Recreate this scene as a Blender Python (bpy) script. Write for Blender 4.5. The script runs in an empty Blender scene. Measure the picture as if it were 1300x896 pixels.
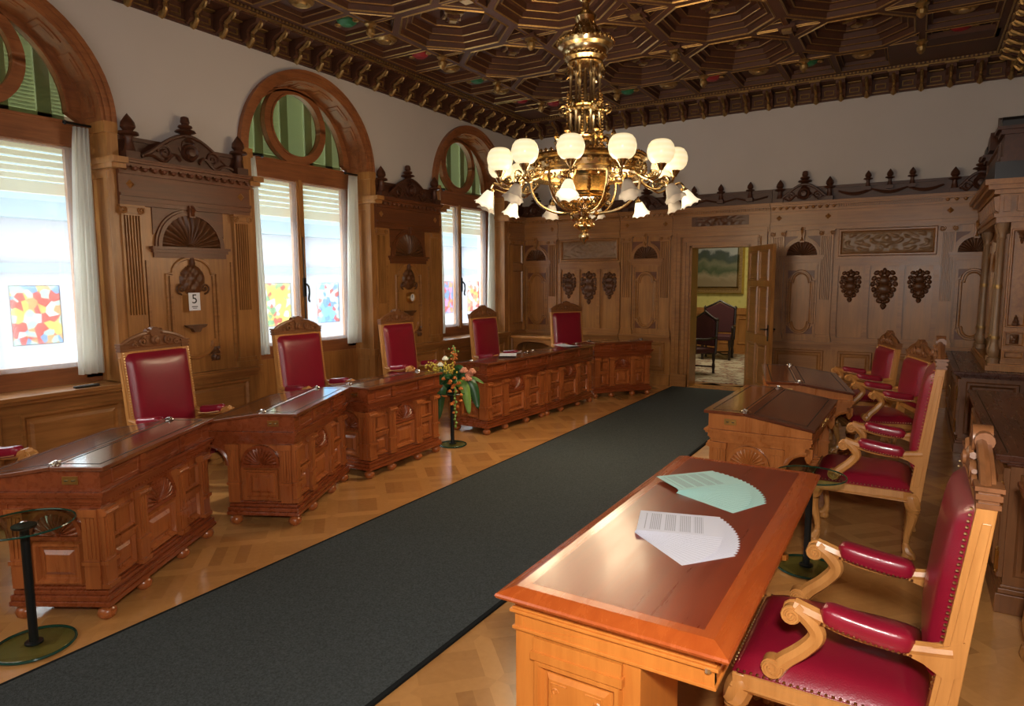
import bpy, bmesh, math, random
from mathutils import Matrix, Vector, noise
R = random.Random(7)
PI = math.pi
C = bpy.context.scene.collection
SC = bpy.context.scene

# ------------------------------------------------------------------ materials
def nt(name):
    m = bpy.data.materials.new(name); m.use_nodes = True
    t = m.node_tree; b = t.nodes['Principled BSDF']
    return m, t, b

def plain(name, col, rough=.5, metal=0, spec=.5, coat=0, emis=None, es=0, bump=0, bscale=80, var=0, vscale=6):
    m, t, b = nt(name)
    b.inputs['Base Color'].default_value = (*col, 1)
    b.inputs['Roughness'].default_value = rough
    b.inputs['Metallic'].default_value = metal
    b.inputs['Specular IOR Level'].default_value = spec
    b.inputs['Coat Weight'].default_value = coat
    if emis:
        b.inputs['Emission Color'].default_value = (*emis, 1); b.inputs['Emission Strength'].default_value = es
    if bump or var:
        tc = t.nodes.new('ShaderNodeTexCoord')
        if bump:
            n = t.nodes.new('ShaderNodeTexNoise'); n.inputs['Scale'].default_value = bscale
            n.inputs['Detail'].default_value = 4
            bp = t.nodes.new('ShaderNodeBump'); bp.inputs['Strength'].default_value = bump; bp.inputs['Distance'].default_value = .01
            t.links.new(tc.outputs['Object'], n.inputs['Vector']); t.links.new(n.outputs['Fac'], bp.inputs['Height'])
            t.links.new(bp.outputs['Normal'], b.inputs['Normal'])
        if var:
            n2 = t.nodes.new('ShaderNodeTexNoise'); n2.inputs['Scale'].default_value = vscale; n2.inputs['Detail'].default_value = 5
            mx = t.nodes.new('ShaderNodeMix'); mx.data_type = 'RGBA'
            mx.inputs[6].default_value = (*[c*(1-var) for c in col], 1); mx.inputs[7].default_value = (*[min(1, c*(1+var)) for c in col], 1)
            t.links.new(tc.outputs['Object'], n2.inputs['Vector']); t.links.new(n2.outputs['Fac'], mx.inputs[0])
            t.links.new(mx.outputs[2], b.inputs['Base Color'])
    return m

def wood(name, dark, light, rough=.4, axis='z', coat=0, scale=1.0, spec=.5, rv=.12):
    m, t, b = nt(name)
    tc = t.nodes.new('ShaderNodeTexCoord')
    mp = t.nodes.new('ShaderNodeMapping')
    s = [22*scale, 22*scale, 22*scale]; s['xyz'.index(axis)] = 1.6*scale
    mp.inputs['Scale'].default_value = s
    n = t.nodes.new('ShaderNodeTexNoise'); n.inputs['Scale'].default_value = 1.0; n.inputs['Detail'].default_value = 6
    n.inputs['Roughness'].default_value = .65; n.inputs['Distortion'].default_value = .6
    n2 = t.nodes.new('ShaderNodeTexNoise'); n2.inputs['Scale'].default_value = 2.2; n2.inputs['Detail'].default_value = 3
    ad = t.nodes.new('ShaderNodeMath'); ad.operation = 'MULTIPLY_ADD'; ad.inputs[1].default_value = .5
    mu = t.nodes.new('ShaderNodeMath'); mu.operation = 'MULTIPLY'; mu.inputs[1].default_value = .75
    r = t.nodes.new('ShaderNodeValToRGB')
    r.color_ramp.elements[0].position = .33; r.color_ramp.elements[0].color = (*dark, 1)
    r.color_ramp.elements[1].position = .78; r.color_ramp.elements[1].color = (*light, 1)
    L = t.links.new
    L(tc.outputs['Object'], mp.inputs['Vector']); L(mp.outputs[0], n.inputs['Vector']); L(tc.outputs['Object'], n2.inputs['Vector'])
    L(n2.outputs['Fac'], ad.inputs[0]); L(n.outputs['Fac'], mu.inputs[0]); L(mu.outputs[0], ad.inputs[2])
    L(ad.outputs[0], r.inputs['Fac']); L(r.outputs['Color'], b.inputs['Base Color'])
    mr = t.nodes.new('ShaderNodeMapRange'); mr.inputs[3].default_value = max(.05, rough-rv*.5); mr.inputs[4].default_value = rough+rv
    L(n.outputs['Fac'], mr.inputs[0]); L(mr.outputs[0], b.inputs['Roughness'])
    bp = t.nodes.new('ShaderNodeBump'); bp.inputs['Strength'].default_value = .12; bp.inputs['Distance'].default_value = .003
    L(n.outputs['Fac'], bp.inputs['Height']); L(bp.outputs['Normal'], b.inputs['Normal'])
    b.inputs['Coat Weight'].default_value = coat; b.inputs['Coat Roughness'].default_value = .12
    b.inputs['Specular IOR Level'].default_value = spec
    return m

M = {}
M['panel'] = wood('oak_panelling', (.165, .062, .014), (.43, .192, .052), .30, 'z')
M['panelh'] = wood('oak_moulding', (.15, .055, .013), (.39, .170, .047), .30, 'x')
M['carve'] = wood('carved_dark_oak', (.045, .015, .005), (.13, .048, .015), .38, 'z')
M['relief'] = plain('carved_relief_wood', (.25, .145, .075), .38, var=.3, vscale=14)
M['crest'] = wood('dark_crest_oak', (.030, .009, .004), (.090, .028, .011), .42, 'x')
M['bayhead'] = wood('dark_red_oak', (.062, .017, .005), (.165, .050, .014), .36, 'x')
M['arch'] = wood('arch_oak', (.13, .038, .012), (.33, .115, .036), .38, 'x')
M['desk'] = wood('desk_mahogany', (.175, .037, .009), (.42, .125, .032), .26, 'z', coat=.25)
M['deskh'] = wood('desk_mahogany_rail', (.125, .022, .006), (.27, .062, .017), .25, 'x', coat=.25)
M['deskr'] = wood('desk_light_mahogany', (.27, .078, .016), (.50, .175, .042), .26, 'z', coat=.2)
M['cab'] = wood('dark_cabinet_oak', (.085, .030, .010), (.21, .082, .026), .32, 'z')
M['cabtop'] = wood('dark_cabinet_top', (.045, .013, .007), (.10, .031, .013), .25, 'x')
M['desklid'] = wood('dark_lid_veneer', (.055, .013, .006), (.12, .032, .012), .2, 'x', coat=.3)
M['desktop'] = wood('desk_top_veneer', (.10, .022, .008), (.21, .058, .019), .10, 'x', coat=.7, rv=.06)
M['table'] = wood('table_veneer', (.13, .014, .004), (.25, .035, .008), .27, 'y', coat=.15)
M['tableedge'] = wood('table_edge_wood', (.32, .048, .008), (.48, .098, .016), .24, 'y', coat=.35)
M['tablebase'] = wood('table_base_wood', (.44, .125, .018), (.64, .225, .038), .33, 'z', coat=.15)
M['chairwood'] = wood('chair_oak', (.36, .14, .032), (.60, .275, .075), .34, 'z', coat=.12)
M['crestwood'] = wood('chair_crest_oak', (.12, .045, .016), (.26, .10, .034), .36, 'x', coat=.12)
M['leather'] = plain('burgundy_leather', (.25, .007, .024), .30, spec=.55, coat=.18, bump=.12, bscale=240, var=.14, vscale=9)
M['brass'] = plain('brass', (.78, .50, .16), .28, 1)
M['nail'] = plain('nail_brass', (.62, .42, .20), .3, 1)
M['steel'] = plain('polished_steel', (.75, .75, .72), .2, 1)
M['gold'] = plain('gilt_metal', (.60, .44, .22), .22, 1, var=.45, vscale=40)
M['gilt'] = plain('gilt_paint', (.36, .215, .075), .40, .75, var=.5, vscale=50)
M['ceil'] = wood('ceiling_dark_wood', (.038, .012, .005), (.092, .029, .010), .6, 'x')
M['plaster'] = plain('wall_plaster', (.53, .475, .44), .9, bump=.10, bscale=160, var=.05, vscale=2)
M['carpet'] = plain('carpet_weave', (.072, .082, .082), .97, spec=.08, bump=.9, bscale=260, var=.75, vscale=110)
M['carpetedge'] = plain('carpet_border', (.012, .013, .013), .9, spec=.1)
M['paper'] = plain('white_paper', (.78, .79, .84), .7)
M['iron'] = plain('dark_iron', (.012, .014, .014), .35, .4)
M['black'] = plain('black_lacquer', (.012, .011, .012), .4)
M['curtain'] = None
M['leaf'] = plain('leaf_green', (.018, .075, .020), .35, var=.4, vscale=20)
M['leaf2'] = plain('leaf_light_green', (.16, .30, .05), .5, var=.3, vscale=30)
M['orange'] = plain('orange_petals', (.60, .17, .025), .6, var=.2, vscale=40)
M['peach'] = plain('peach_petals', (.55, .22, .13), .6, var=.2, vscale=40)
M['white'] = plain('white_petals', (.85, .85, .72), .6)
M['yellow'] = plain('yellow_sprays', (.62, .48, .06), .6, var=.3, vscale=50)
M['ink'] = plain('black_ink', (.012, .012, .013), .6)
M['greyink'] = plain('grey_print', (.42, .43, .46), .7)
M['switch'] = plain('white_plastic', (.75, .70, .60), .4)
M['stone'] = plain('white_render_wall', (.150, .157, .178), .8, var=.06, vscale=.7)
M['slate'] = plain('grey_green_roof', (.075, .115, .13), .8)
M['dark'] = plain('dark_void_wood', (.02, .012, .008), .6)
M['roomchair'] = plain('dark_maroon_velvet', (.055, .008, .012), .75, var=.3, vscale=30)
M['roomwood'] = plain('ebonised_wood', (.02, .010, .008), .4)
M['red'] = plain('painted_red', (.30, .015, .02), .5)
M['green'] = plain('painted_green', (.02, .14, .05), .5)

def glassy(name, col, tr=.9, rough=.02, ior=1.45, alpha_mix=.0):
    m, t, b = nt(name)
    b.inputs['Base Color'].default_value = (*col, 1); b.inputs['Transmission Weight'].default_value = tr
    b.inputs['Roughness'].default_value = rough; b.inputs['IOR'].default_value = ior
    return m


def thin_glass(name, tint, refl=.06):
    m = bpy.data.materials.new(name); m.use_nodes = True; t = m.node_tree; t.nodes.clear()
    o = t.nodes.new('ShaderNodeOutputMaterial'); mx = t.nodes.new('ShaderNodeMixShader')
    tr = t.nodes.new('ShaderNodeBsdfTransparent'); tr.inputs['Color'].default_value = (*tint, 1)
    g = t.nodes.new('ShaderNodeBsdfGlossy'); g.inputs['Roughness'].default_value = .06
    mx.inputs[0].default_value = refl
    t.links.new(tr.outputs[0], mx.inputs[1]); t.links.new(g.outputs[0], mx.inputs[2]); t.links.new(mx.outputs[0], o.inputs['Surface'])
    return m
M['glass'] = thin_glass('clear_green_glass', (.74, .85, .78), .035)
M['pane'] = thin_glass('window_pane', (.97, .99, .98))
M['panegreen'] = thin_glass('green_tinted_pane', (.42, .52, .36), .04)

def cloth(name, col, transp, transl):
    m = bpy.data.materials.new(name); m.use_nodes = True; t = m.node_tree; t.nodes.clear()
    o = t.nodes.new('ShaderNodeOutputMaterial')
    d = t.nodes.new('ShaderNodeBsdfDiffuse'); d.inputs['Color'].default_value = (*col, 1)
    tl = t.nodes.new('ShaderNodeBsdfTranslucent'); tl.inputs['Color'].default_value = (*col, 1)
    tr = t.nodes.new('ShaderNodeBsdfTransparent')
    a = t.nodes.new('ShaderNodeMixShader'); a.inputs[0].default_value = transl
    b = t.nodes.new('ShaderNodeMixShader'); b.inputs[0].default_value = transp
    t.links.new(d.outputs[0], a.inputs[1]); t.links.new(tl.outputs[0], a.inputs[2])
    t.links.new(a.outputs[0], b.inputs[1]); t.links.new(tr.outputs[0], b.inputs[2]); t.links.new(b.outputs[0], o.inputs['Surface'])
    return m
M['curtain'] = cloth('white_curtain_cloth', (.93, .93, .88), .06, .6)
M['sheer'] = cloth('sheer_net', (.90, .91, .95), .78, .55)
M['blind'] = cloth('cream_blind', (.80, .79, .62), .03, .24)
M['slatgreen'] = cloth('closed_shutter_slat', (.62, .60, .44), .01, .07)
M['slat'] = plain('cream_shutter_slat', (.66, .63, .47), .6)

M['bell'] = cloth('frosted_bell_glass', (.72, .69, .65), .35, .5)
M['rim'] = plain('green_glass_edge', (.012, .055, .04), .12)
def globe_mat(name, col, es, alpha):
    m, t, b = nt(name)
    b.inputs['Base Color'].default_value = (.9, .82, .66, 1); b.inputs['Roughness'].default_value = .25
    tc = t.nodes.new('ShaderNodeTexCoord'); w = t.nodes.new('ShaderNodeTexWave'); w.wave_type = 'BANDS'; w.bands_direction = 'Z'
    w.inputs['Scale'].default_value = 7; w.inputs['Distortion'].default_value = .2
    r = t.nodes.new('ShaderNodeValToRGB')
    r.color_ramp.elements[0].color = (col[0]*.90, col[1]*.84, col[2]*.74, 1); r.color_ramp.elements[1].color = (*col, 1)
    t.links.new(tc.outputs['Object'], w.inputs['Vector']); t.links.new(w.outputs['Fac'], r.inputs['Fac'])
    t.links.new(r.outputs['Color'], b.inputs['Emission Color']); b.inputs['Emission Strength'].default_value = es
    return m
M['globe'] = globe_mat('lit_frosted_globe', (1, .84, .50), .58, 1)
M['bulb'] = plain('lit_bulb', (1, .9, .7), .3, emis=(1, .82, .5), es=9)
M['belllit'] = plain('lit_bell_glass', (.95, .88, .75), .25, emis=(1, .84, .56), es=.6)

def floor_mat():
    m, t, b = nt('oak_parquet')
    at = t.nodes.new('ShaderNodeAttribute'); at.attribute_name = 'tone'
    tc = t.nodes.new('ShaderNodeTexCoord')
    n = t.nodes.new('ShaderNodeTexNoise'); n.inputs['Scale'].default_value = 30; n.inputs['Detail'].default_value = 5
    ad = t.nodes.new('ShaderNodeMath'); ad.operation = 'MULTIPLY_ADD'; ad.inputs[1].default_value = .3
    sb = t.nodes.new('ShaderNodeMath'); sb.operation = 'SUBTRACT'; sb.inputs[1].default_value = .15
    r = t.nodes.new('ShaderNodeValToRGB')
    r.color_ramp.elements[0].color = (.26, .105, .030, 1); r.color_ramp.elements[1].color = (.60, .295, .092, 1)
    L = t.links.new
    L(tc.outputs['Object'], n.inputs['Vector']); L(n.outputs['Fac'], ad.inputs[0]); L(at.outputs['Fac'], sb.inputs[0]); L(sb.outputs[0], ad.inputs[2])
    L(ad.outputs[0], r.inputs['Fac']); L(r.outputs['Color'], b.inputs['Base Color'])
    b.inputs['Roughness'].default_value = .22; b.inputs['Coat Weight'].default_value = .25; b.inputs['Coat Roughness'].default_value = .1
    return m
M['floor'] = floor_mat()

def damask():
    m, t, b = nt('yellow_damask_wallpaper')
    tc = t.nodes.new('ShaderNodeTexCoord'); v = t.nodes.new('ShaderNodeTexVoronoi'); v.inputs['Scale'].default_value = 7
    v.inputs['Randomness'].default_value = .15
    r = t.nodes.new('ShaderNodeValToRGB'); r.color_ramp.elements[0].color = (.36, .33, .07, 1); r.color_ramp.elements[1].color = (.54, .49, .16, 1)
    r.color_ramp.elements[0].position = .25; r.color_ramp.elements[1].position = .5
    t.links.new(tc.outputs['Object'], v.inputs['Vector']); t.links.new(v.outputs['Distance'], r.inputs['Fac']); t.links.new(r.outputs['Color'], b.inputs['Base Color'])
    b.inputs['Roughness'].default_value = .6
    return m
M['damask'] = damask()

def landscape():
    m, t, b = nt('landscape_oil_paint')
    L = t.links.new
    tc = t.nodes.new('ShaderNodeTexCoord'); sp = t.nodes.new('ShaderNodeSeparateXYZ')
    n = t.nodes.new('ShaderNodeTexNoise'); n.inputs['Scale'].default_value = 3.2; n.inputs['Detail'].default_value = 8
    ad = t.nodes.new('ShaderNodeMath'); ad.operation = 'MULTIPLY_ADD'; ad.inputs[1].default_value = .42
    r = t.nodes.new('ShaderNodeValToRGB'); cr = r.color_ramp
    cr.elements[0].position = .12; cr.elements[0].color = (.20, .15, .085, 1)
    cr.elements[1].position = .95; cr.elements[1].color = (.42, .44, .44, 1)
    for p, c in ((.2, (.26, .21, .13)), (.30, (.05, .075, .03)), (.42, (.15, .15, .09)), (.50, (.04, .06, .04)), (.58, (.05, .07, .07)), (.63, (.36, .39, .41))):
        e = cr.elements.new(p); e.color = (*c, 1)
    L(tc.outputs['Generated'], sp.inputs[0]); L(tc.outputs['Object'], n.inputs['Vector'])
    sb = t.nodes.new('ShaderNodeMath'); sb.operation = 'SUBTRACT'; sb.inputs[1].default_value = .21
    L(sp.outputs['Z'], sb.inputs[0]); L(n.outputs['Fac'], ad.inputs[0]); L(sb.outputs[0], ad.inputs[2]); L(ad.outputs[0], r.inputs['Fac'])
    L(r.outputs['Color'], b.inputs['Base Color']); b.inputs['Roughness'].default_value = .5
    return m
M['landscape'] = landscape()

def stained(name, seed, cols):
    m = bpy.data.materials.new(name); m.use_nodes = True; t = m.node_tree; t.nodes.clear()
    L = t.links.new
    o = t.nodes.new('ShaderNodeOutputMaterial'); tr = t.nodes.new('ShaderNodeBsdfTransparent'); tl = t.nodes.new('ShaderNodeBsdfTranslucent')
    mx = t.nodes.new('ShaderNodeMixShader'); mx.inputs[0].default_value = .62
    tc = t.nodes.new('ShaderNodeTexCoord'); mp = t.nodes.new('ShaderNodeMapping'); mp.inputs['Location'].default_value = (seed, seed*2, 0)
    v = t.nodes.new('ShaderNodeTexVoronoi'); v.inputs['Scale'].default_value = 17
    w = t.nodes.new('ShaderNodeSeparateColor'); r = t.nodes.new('ShaderNodeValToRGB'); r.color_ramp.interpolation = 'CONSTANT'
    n = len(cols)
    r.color_ramp.elements[0].color = (*cols[0], 1); r.color_ramp.elements[1].position = 1/n; r.color_ramp.elements[1].color = (*cols[1], 1)
    for i in range(2, n):
        e = r.color_ramp.elements.new(i/n); e.color = (*cols[i], 1)
    L(tc.outputs['Object'], mp.inputs[0]); L(mp.outputs[0], v.inputs['Vector']); L(v.outputs['Color'], w.inputs[0]); L(w.outputs[0], r.inputs['Fac'])
    L(r.outputs['Color'], tr.inputs['Color']); L(r.outputs['Color'], tl.inputs['Color'])
    L(tr.outputs[0], mx.inputs[1]); L(tl.outputs[0], mx.inputs[2]); L(mx.outputs[0], o.inputs['Surface'])
    return m
CL = [(.60, .27, .25), (.66, .56, .30), (.34, .45, .60), (.60, .64, .64), (.36, .50, .36), (.64, .45, .30)]
M['st0'] = stained('stained_glass_orange', 1.3, [CL[5], CL[1], CL[2], CL[3], CL[0], (.5, .6, .55)])
M['st1'] = stained('stained_glass_red_gold', 4.1, [CL[0], CL[1], CL[4], CL[1], CL[3]])
M['st2'] = stained('stained_glass_blue', 7.7, [CL[2], CL[3], (.4, .62, .8), CL[0], (.55, .75, .7)])
M['st3'] = stained('stained_glass_violet', 2.9, [CL[0], CL[2], (.6, .45, .62), CL[5]])
M['st4'] = stained('stained_glass_scarlet', 5.5, [CL[0], CL[1], (.80, .42, .34), CL[3]])

def rugmat():
    m, t, b = nt('patterned_rug_pile')
    tc = t.nodes.new('ShaderNodeTexCoord'); v = t.nodes.new('ShaderNodeTexVoronoi'); v.inputs['Scale'].default_value = 6; v.distance = 'MANHATTAN'
    r = t.nodes.new('ShaderNodeValToRGB'); r.color_ramp.interpolation = 'CONSTANT'
    r.color_ramp.elements[0].color = (.20, .05, .04, 1); r.color_ramp.elements[1].position = .3; r.color_ramp.elements[1].color = (.38, .30, .20, 1)
    for p, c in ((.5, (.16, .09, .07)), (.7, (.42, .36, .27))):
        e = r.color_ramp.elements.new(p); e.color = (*c, 1)
    t.links.new(tc.outputs['Object'], v.inputs['Vector']); t.links.new(v.outputs['Distance'], r.inputs['Fac']); t.links.new(r.outputs['Color'], b.inputs['Base Color'])
    b.inputs['Roughness'].default_value = .95
    return m
M['rug'] = rugmat()

def sheetmat(name, col):
    # printed page: grey text lines in blocks
    m, t, b = nt(name); L = t.links.new
    tc = t.nodes.new('ShaderNodeTexCoord'); sp = t.nodes.new('ShaderNodeSeparateXYZ'); L(tc.outputs['Object'], sp.inputs[0])
    def mth(op, a, bb=None):
        n = t.nodes.new('ShaderNodeMath'); n.operation = op
        for i, x in enumerate((a, bb)):
            if x is None: continue
            if isinstance(x, (int, float)): n.inputs[i].default_value = x
            else: L(x, n.inputs[i])
        return n.outputs[0]
    y = sp.outputs['Y']; x = sp.outputs['X']
    ln = mth('GREATER_THAN', mth('FRACT', mth('MULTIPLY', y, 150)), .5)
    blk = mth('GREATER_THAN', mth('FRACT', mth('MULTIPLY', mth('ADD', y, .012), 19)), .22)
    inx = mth('LESS_THAN', mth('ABSOLUTE', x), .083)
    iny = mth('LESS_THAN', mth('ABSOLUTE', mth('ADD', y, .02)), .105)
    f = mth('MULTIPLY', mth('MULTIPLY', ln, blk), mth('MULTIPLY', inx, iny)); f = mth('MULTIPLY', f, .55)
    mx = t.nodes.new('ShaderNodeMix'); mx.data_type = 'RGBA'; mx.inputs[6].default_value = (*col, 1); mx.inputs[7].default_value = (.18, .18, .2, 1)
    L(f, mx.inputs[0]); L(mx.outputs[2], b.inputs['Base Color']); b.inputs['Roughness'].default_value = .75
    return m
M['sheetw'] = sheetmat('printed_white_paper', (.74, .74, .82))
M['sheetg'] = sheetmat('printed_pale_green_paper', (.50, .78, .72))

# ------------------------------------------------------------------ mesh builder
class MB:
    def __init__(s):
        s.v = []; s.f = []; s.mi = []; s.m = 0; s.T = None
    def add(s, vs, fs):
        b = len(s.v)
        if s.T is not None:
            vs = [tuple(s.T @ Vector(p)) for p in vs]
        s.v += [tuple(p) for p in vs]
        for f in fs:
            s.f.append([i+b for i in f]); s.mi.append(s.m)
        return s
    def box(s, x0, y0, z0, x1, y1, z1):
        v = [(x, y, z) for z in (z0, z1) for y in (y0, y1) for x in (x0, x1)]
        return s.add(v, [(0, 2, 3, 1), (4, 5, 7, 6), (0, 1, 5, 4), (2, 6, 7, 3), (0, 4, 6, 2), (1, 3, 7, 5)])
    def prism(s, poly, a0, a1, axis='y'):
        # poly: 2D points; axis: extrusion axis.  y: (x,z)  x: (y,z)  z: (x,y)
        def mk(p, a):
            return (p[0], a, p[1]) if axis == 'y' else (a, p[0], p[1]) if axis == 'x' else (p[0], p[1], a)
        n = len(poly)
        v = [mk(p, a0) for p in poly]+[mk(p, a1) for p in poly]
        f = [tuple(range(n)), tuple(range(2*n-1, n-1, -1))]+[(i, i+n, (i+1) % n+n, (i+1) % n) for i in range(n)]
        return s.add(v, f)
    def lathe(s, prof, c=(0, 0, 0), n=16, cap=True, wob=None):
        v = []; f = []
        for (r, z) in prof:
            for k in range(n):
                a = 2*PI*k/n; rr = r*(1 if wob is None else 1+wob[1]*math.cos(wob[0]*a))
                v.append((c[0]+rr*math.cos(a), c[1]+rr*math.sin(a), c[2]+z))
        for i in range(len(prof)-1):
            for k in range(n):
                f.append((i*n+k, i*n+(k+1) % n, (i+1)*n+(k+1) % n, (i+1)*n+k))
        if cap:
            f.append(tuple(range(n-1, -1, -1))); f.append(tuple(range((len(prof)-1)*n, len(prof)*n)))
        return s.add(v, f)
    def tube(s, pts, r, n=8, closed=False, flat=1.0, up=(0, 0, 1)):
        P = [Vector(p) for p in pts]; N = len(P); v = []; f = []
        if not hasattr(r, '__len__'): r = [r]*N
        up = Vector(up)
        for i, p in enumerate(P):
            if closed: t = P[(i+1) % N]-P[i-1]
            else: t = P[min(i+1, N-1)]-P[max(i-1, 0)]
            if t.length < 1e-9: t = Vector((0, 0, 1))
            t.normalize()
            a = t.cross(up)
            if a.length < 1e-4: a = t.cross(Vector((1, 0, 0.01)))
            a.normalize(); b = a.cross(t).normalized()
            for k in range(n):
                th = 2*PI*k/n
                v.append(p+a*(r[i]*flat*math.cos(th))+b*(r[i]*math.sin(th)))
        for i in range(N if closed else N-1):
            j = (i+1) % N
            for k in range(n):
                f.append((i*n+k, i*n+(k+1) % n, j*n+(k+1) % n, j*n+k))
        if not closed:
            f.append(tuple(range(n-1, -1, -1))); f.append(tuple(range((N-1)*n, N*n)))
        return s.add(v, f)
    def ring(s, cx, cz, r0, r1, y0, y1, a0=0, a1=PI, n=24, r0b=None):
        # annular sector in x,z extruded along y
        v = []; f = []; r0b = r0 if r0b is None else r0b
        for i in range(n+1):
            a = a0+(a1-a0)*i/n; c, q = math.cos(a), math.sin(a)
            v += [(cx+r0*c, y0, cz+r0*q), (cx+r1*c, y0, cz+r1*q), (cx+r1*c, y1, cz+r1*q), (cx+r0b*c, y1, cz+r0b*q)]
        for i in range(n):
            for k in range(4):
                f.append((i*4+k, i*4+(k+1) % 4, (i+1)*4+(k+1) % 4, (i+1)*4+k))
        f += [(3, 2, 1, 0), tuple(n*4+k for k in range(4))]
        return s.add(v, f)
    def shell(s, cx, cz, r, y, depth, lobes=15, n=120, m=7, sgn=1):
        # scallop niche: half bowl into +y, ribbed
        v = []; f = []
        for j in range(m+1):
            q = j/m
            for i in range(n+1):
                a = PI*i/n
                rib = abs(math.sin(a*lobes))
                d = depth*math.sqrt(max(0, 1-q*q)) if sgn > 0 else 0
                d -= r*(.06+.10*rib)*min(1, q*1.6)*(1-.35*q**4)
                v.append((cx+r*q*math.cos(a), y+d, cz+r*q*math.sin(a)))
        for j in range(m):
            for i in range(n):
                f.append((j*(n+1)+i, j*(n+1)+i+1, (j+1)*(n+1)+i+1, (j+1)*(n+1)+i))
        s.add(v, f)
        # small cushion at the hinge of the shell
        s.lathe([(0.001, -.0), (r*.13, -.0), (r*.15, r*.05), (r*.08, r*.11), (.001, r*.12)], (cx, y+depth*.35, cz), 10)
        return s
    def grid(s, x0, x1, z0, z1, y, fn, nx, nz, mask=None):
        # relief facing -y, fn gives height towards -y
        v = []; f = []
        for j in range(nz+1):
            for i in range(nx+1):
                u = i/nx; w = j/nz
                v.append((x0+(x1-x0)*u, y-fn(u, w), z0+(z1-z0)*w))
        for j in range(nz):
            for i in range(nx):
                if mask and not mask((i+.5)/nx, (j+.5)/nz): continue
                f.append((j*(nx+1)+i, j*(nx+1)+i+1, (j+1)*(nx+1)+i+1, (j+1)*(nx+1)+i))
        return s.add(v, f)
    def frame(s, x0, z0, x1, z1, w, y0, y1):
        # mitred rectangular frame in x,z (front y0, bevelled to the inside edge at y1)
        o = [(x0, z0), (x1, z0), (x1, z1), (x0, z1)]; i_ = [(x0+w, z0+w), (x1-w, z0+w), (x1-w, z1-w), (x0+w, z1-w)]
        mid = [(a[0]*.5+b[0]*.5, a[1]*.5+b[1]*.5) for a, b in zip(o, i_)]
        v = [(p[0], y1, p[1]) for p in o]+[(a[0]*.8+b[0]*.2, y0, a[1]*.8+b[1]*.2) for a, b in zip(o, i_)]+[(a[0]*.4+b[0]*.6, y0, a[1]*.4+b[1]*.6) for a, b in zip(o, i_)]+[(p[0], y1, p[1]) for p in i_]
        f = []
        for r in range(3):
            for k in range(4):
                f.append((r*4+k, r*4+(k+1) % 4, (r+1)*4+(k+1) % 4, (r+1)*4+k))
        return s.add(v, f)
    def raised(s, x0, z0, x1, z1, b, y0, y1):
        # raised field panel: outer edge at y1, field at y0 (towards -y)
        v = [(x0, y1, z0), (x1, y1, z0), (x1, y1, z1), (x0, y1, z1), (x0+b, y0, z0+b), (x1-b, y0, z0+b), (x1-b, y0, z1-b), (x0+b, y0, z1-b)]
        return s.add(v, [(0, 1, 5, 4), (1, 2, 6, 5), (2, 3, 7, 6), (3, 0, 4, 7), (4, 5, 6, 7)])
    def mesh(s, name, mats, smooth=True, angle=38, recalc=True):
        me = bpy.data.meshes.new(name); me.from_pydata(s.v, [], s.f); me.update()
        for m in mats: me.materials.append(m)
        if len(mats) > 1:
            me.polygons.foreach_set('material_index', s.mi)
        if recalc:
            bm = bmesh.new(); bm.from_mesh(me); bmesh.ops.remove_doubles(bm, verts=bm.verts, dist=1e-6)
            bmesh.ops.recalc_face_normals(bm, faces=bm.faces); bm.to_mesh(me); bm.free()
        if smooth:
            me.polygons.foreach_set('use_smooth', [True]*len(me.polygons))
            try: me.set_sharp_from_angle(angle=math.radians(angle))
            except Exception: pass
        return me
    def build(s, name, mat, parent=None, smooth=True, angle=38, bevel=0, recalc=True):
        mats = [M[k] if isinstance(k, str) else k for k in (mat if isinstance(mat, (list, tuple)) else [mat])]
        o = bpy.data.objects.new(name, s.mesh(name, mats, smooth, angle, recalc)); C.objects.link(o)
        if parent: o.parent = parent
        if bevel:
            b = o.modifiers.new('bevel', 'BEVEL'); b.width = bevel; b.segments = 2; b.limit_method = 'ANGLE'; b.angle_limit = math.radians(40)
        return o

def empty(name, loc=(0, 0, 0), rz=0, label=None, cat=None, group=None, kind=None):
    o = bpy.data.objects.new(name, None); C.objects.link(o); o.empty_display_size = .1
    o.location = loc; o.rotation_euler = (0, 0, rz); tag(o, label, cat, group, kind); return o
def tag(o, label=None, cat=None, group=None, kind=None):
    if label: o['label'] = label
    if cat: o['category'] = cat
    if group: o['group'] = group
    if kind: o['kind'] = kind
    return o
def dup(root, loc, rz, label=None, group=None):
    r = root.copy(); C.objects.link(r); r.location = loc; r.rotation_euler = (0, 0, rz)
    if label: r['label'] = label
    if group: r['group'] = group
    for ch in list(root.children):
        c = ch.copy(); C.objects.link(c); c.parent = r
        for g in list(ch.children):
            d = g.copy(); C.objects.link(d); d.parent = c
    return r
def shared(o, parent, loc=(0, 0, 0), rot=(0, 0, 0)):
    c = o.copy(); C.objects.link(c); c.parent = parent; c.location = loc; c.rotation_euler = rot; return c
def spiral(cx, cz, r0, r1, a0, turns, n=14):
    return [(cx+(r0+(r1-r0)*i/n)*math.cos(a0+turns*2*PI*i/n), cz+(r0+(r1-r0)*i/n)*math.sin(a0+turns*2*PI*i/n)) for i in range(n+1)]
def bez(p, n=10):
    # Catmull-Rom through points
    P = [Vector(q) for q in p]; out = []
    for i in range(len(P)-1):
        a = P[max(i-1, 0)]; b = P[i]; c = P[i+1]; d = P[min(i+2, len(P)-1)]
        for k in range(n):
            t = k/n
            out.append(.5*((2*b)+(-a+c)*t+(2*a-5*b+4*c-d)*t*t+(-a+3*b-3*c+d)*t**3))
    out.append(P[-1]); return out
def nz(x, y, z=0): return noise.noise((x, y, z))
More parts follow.
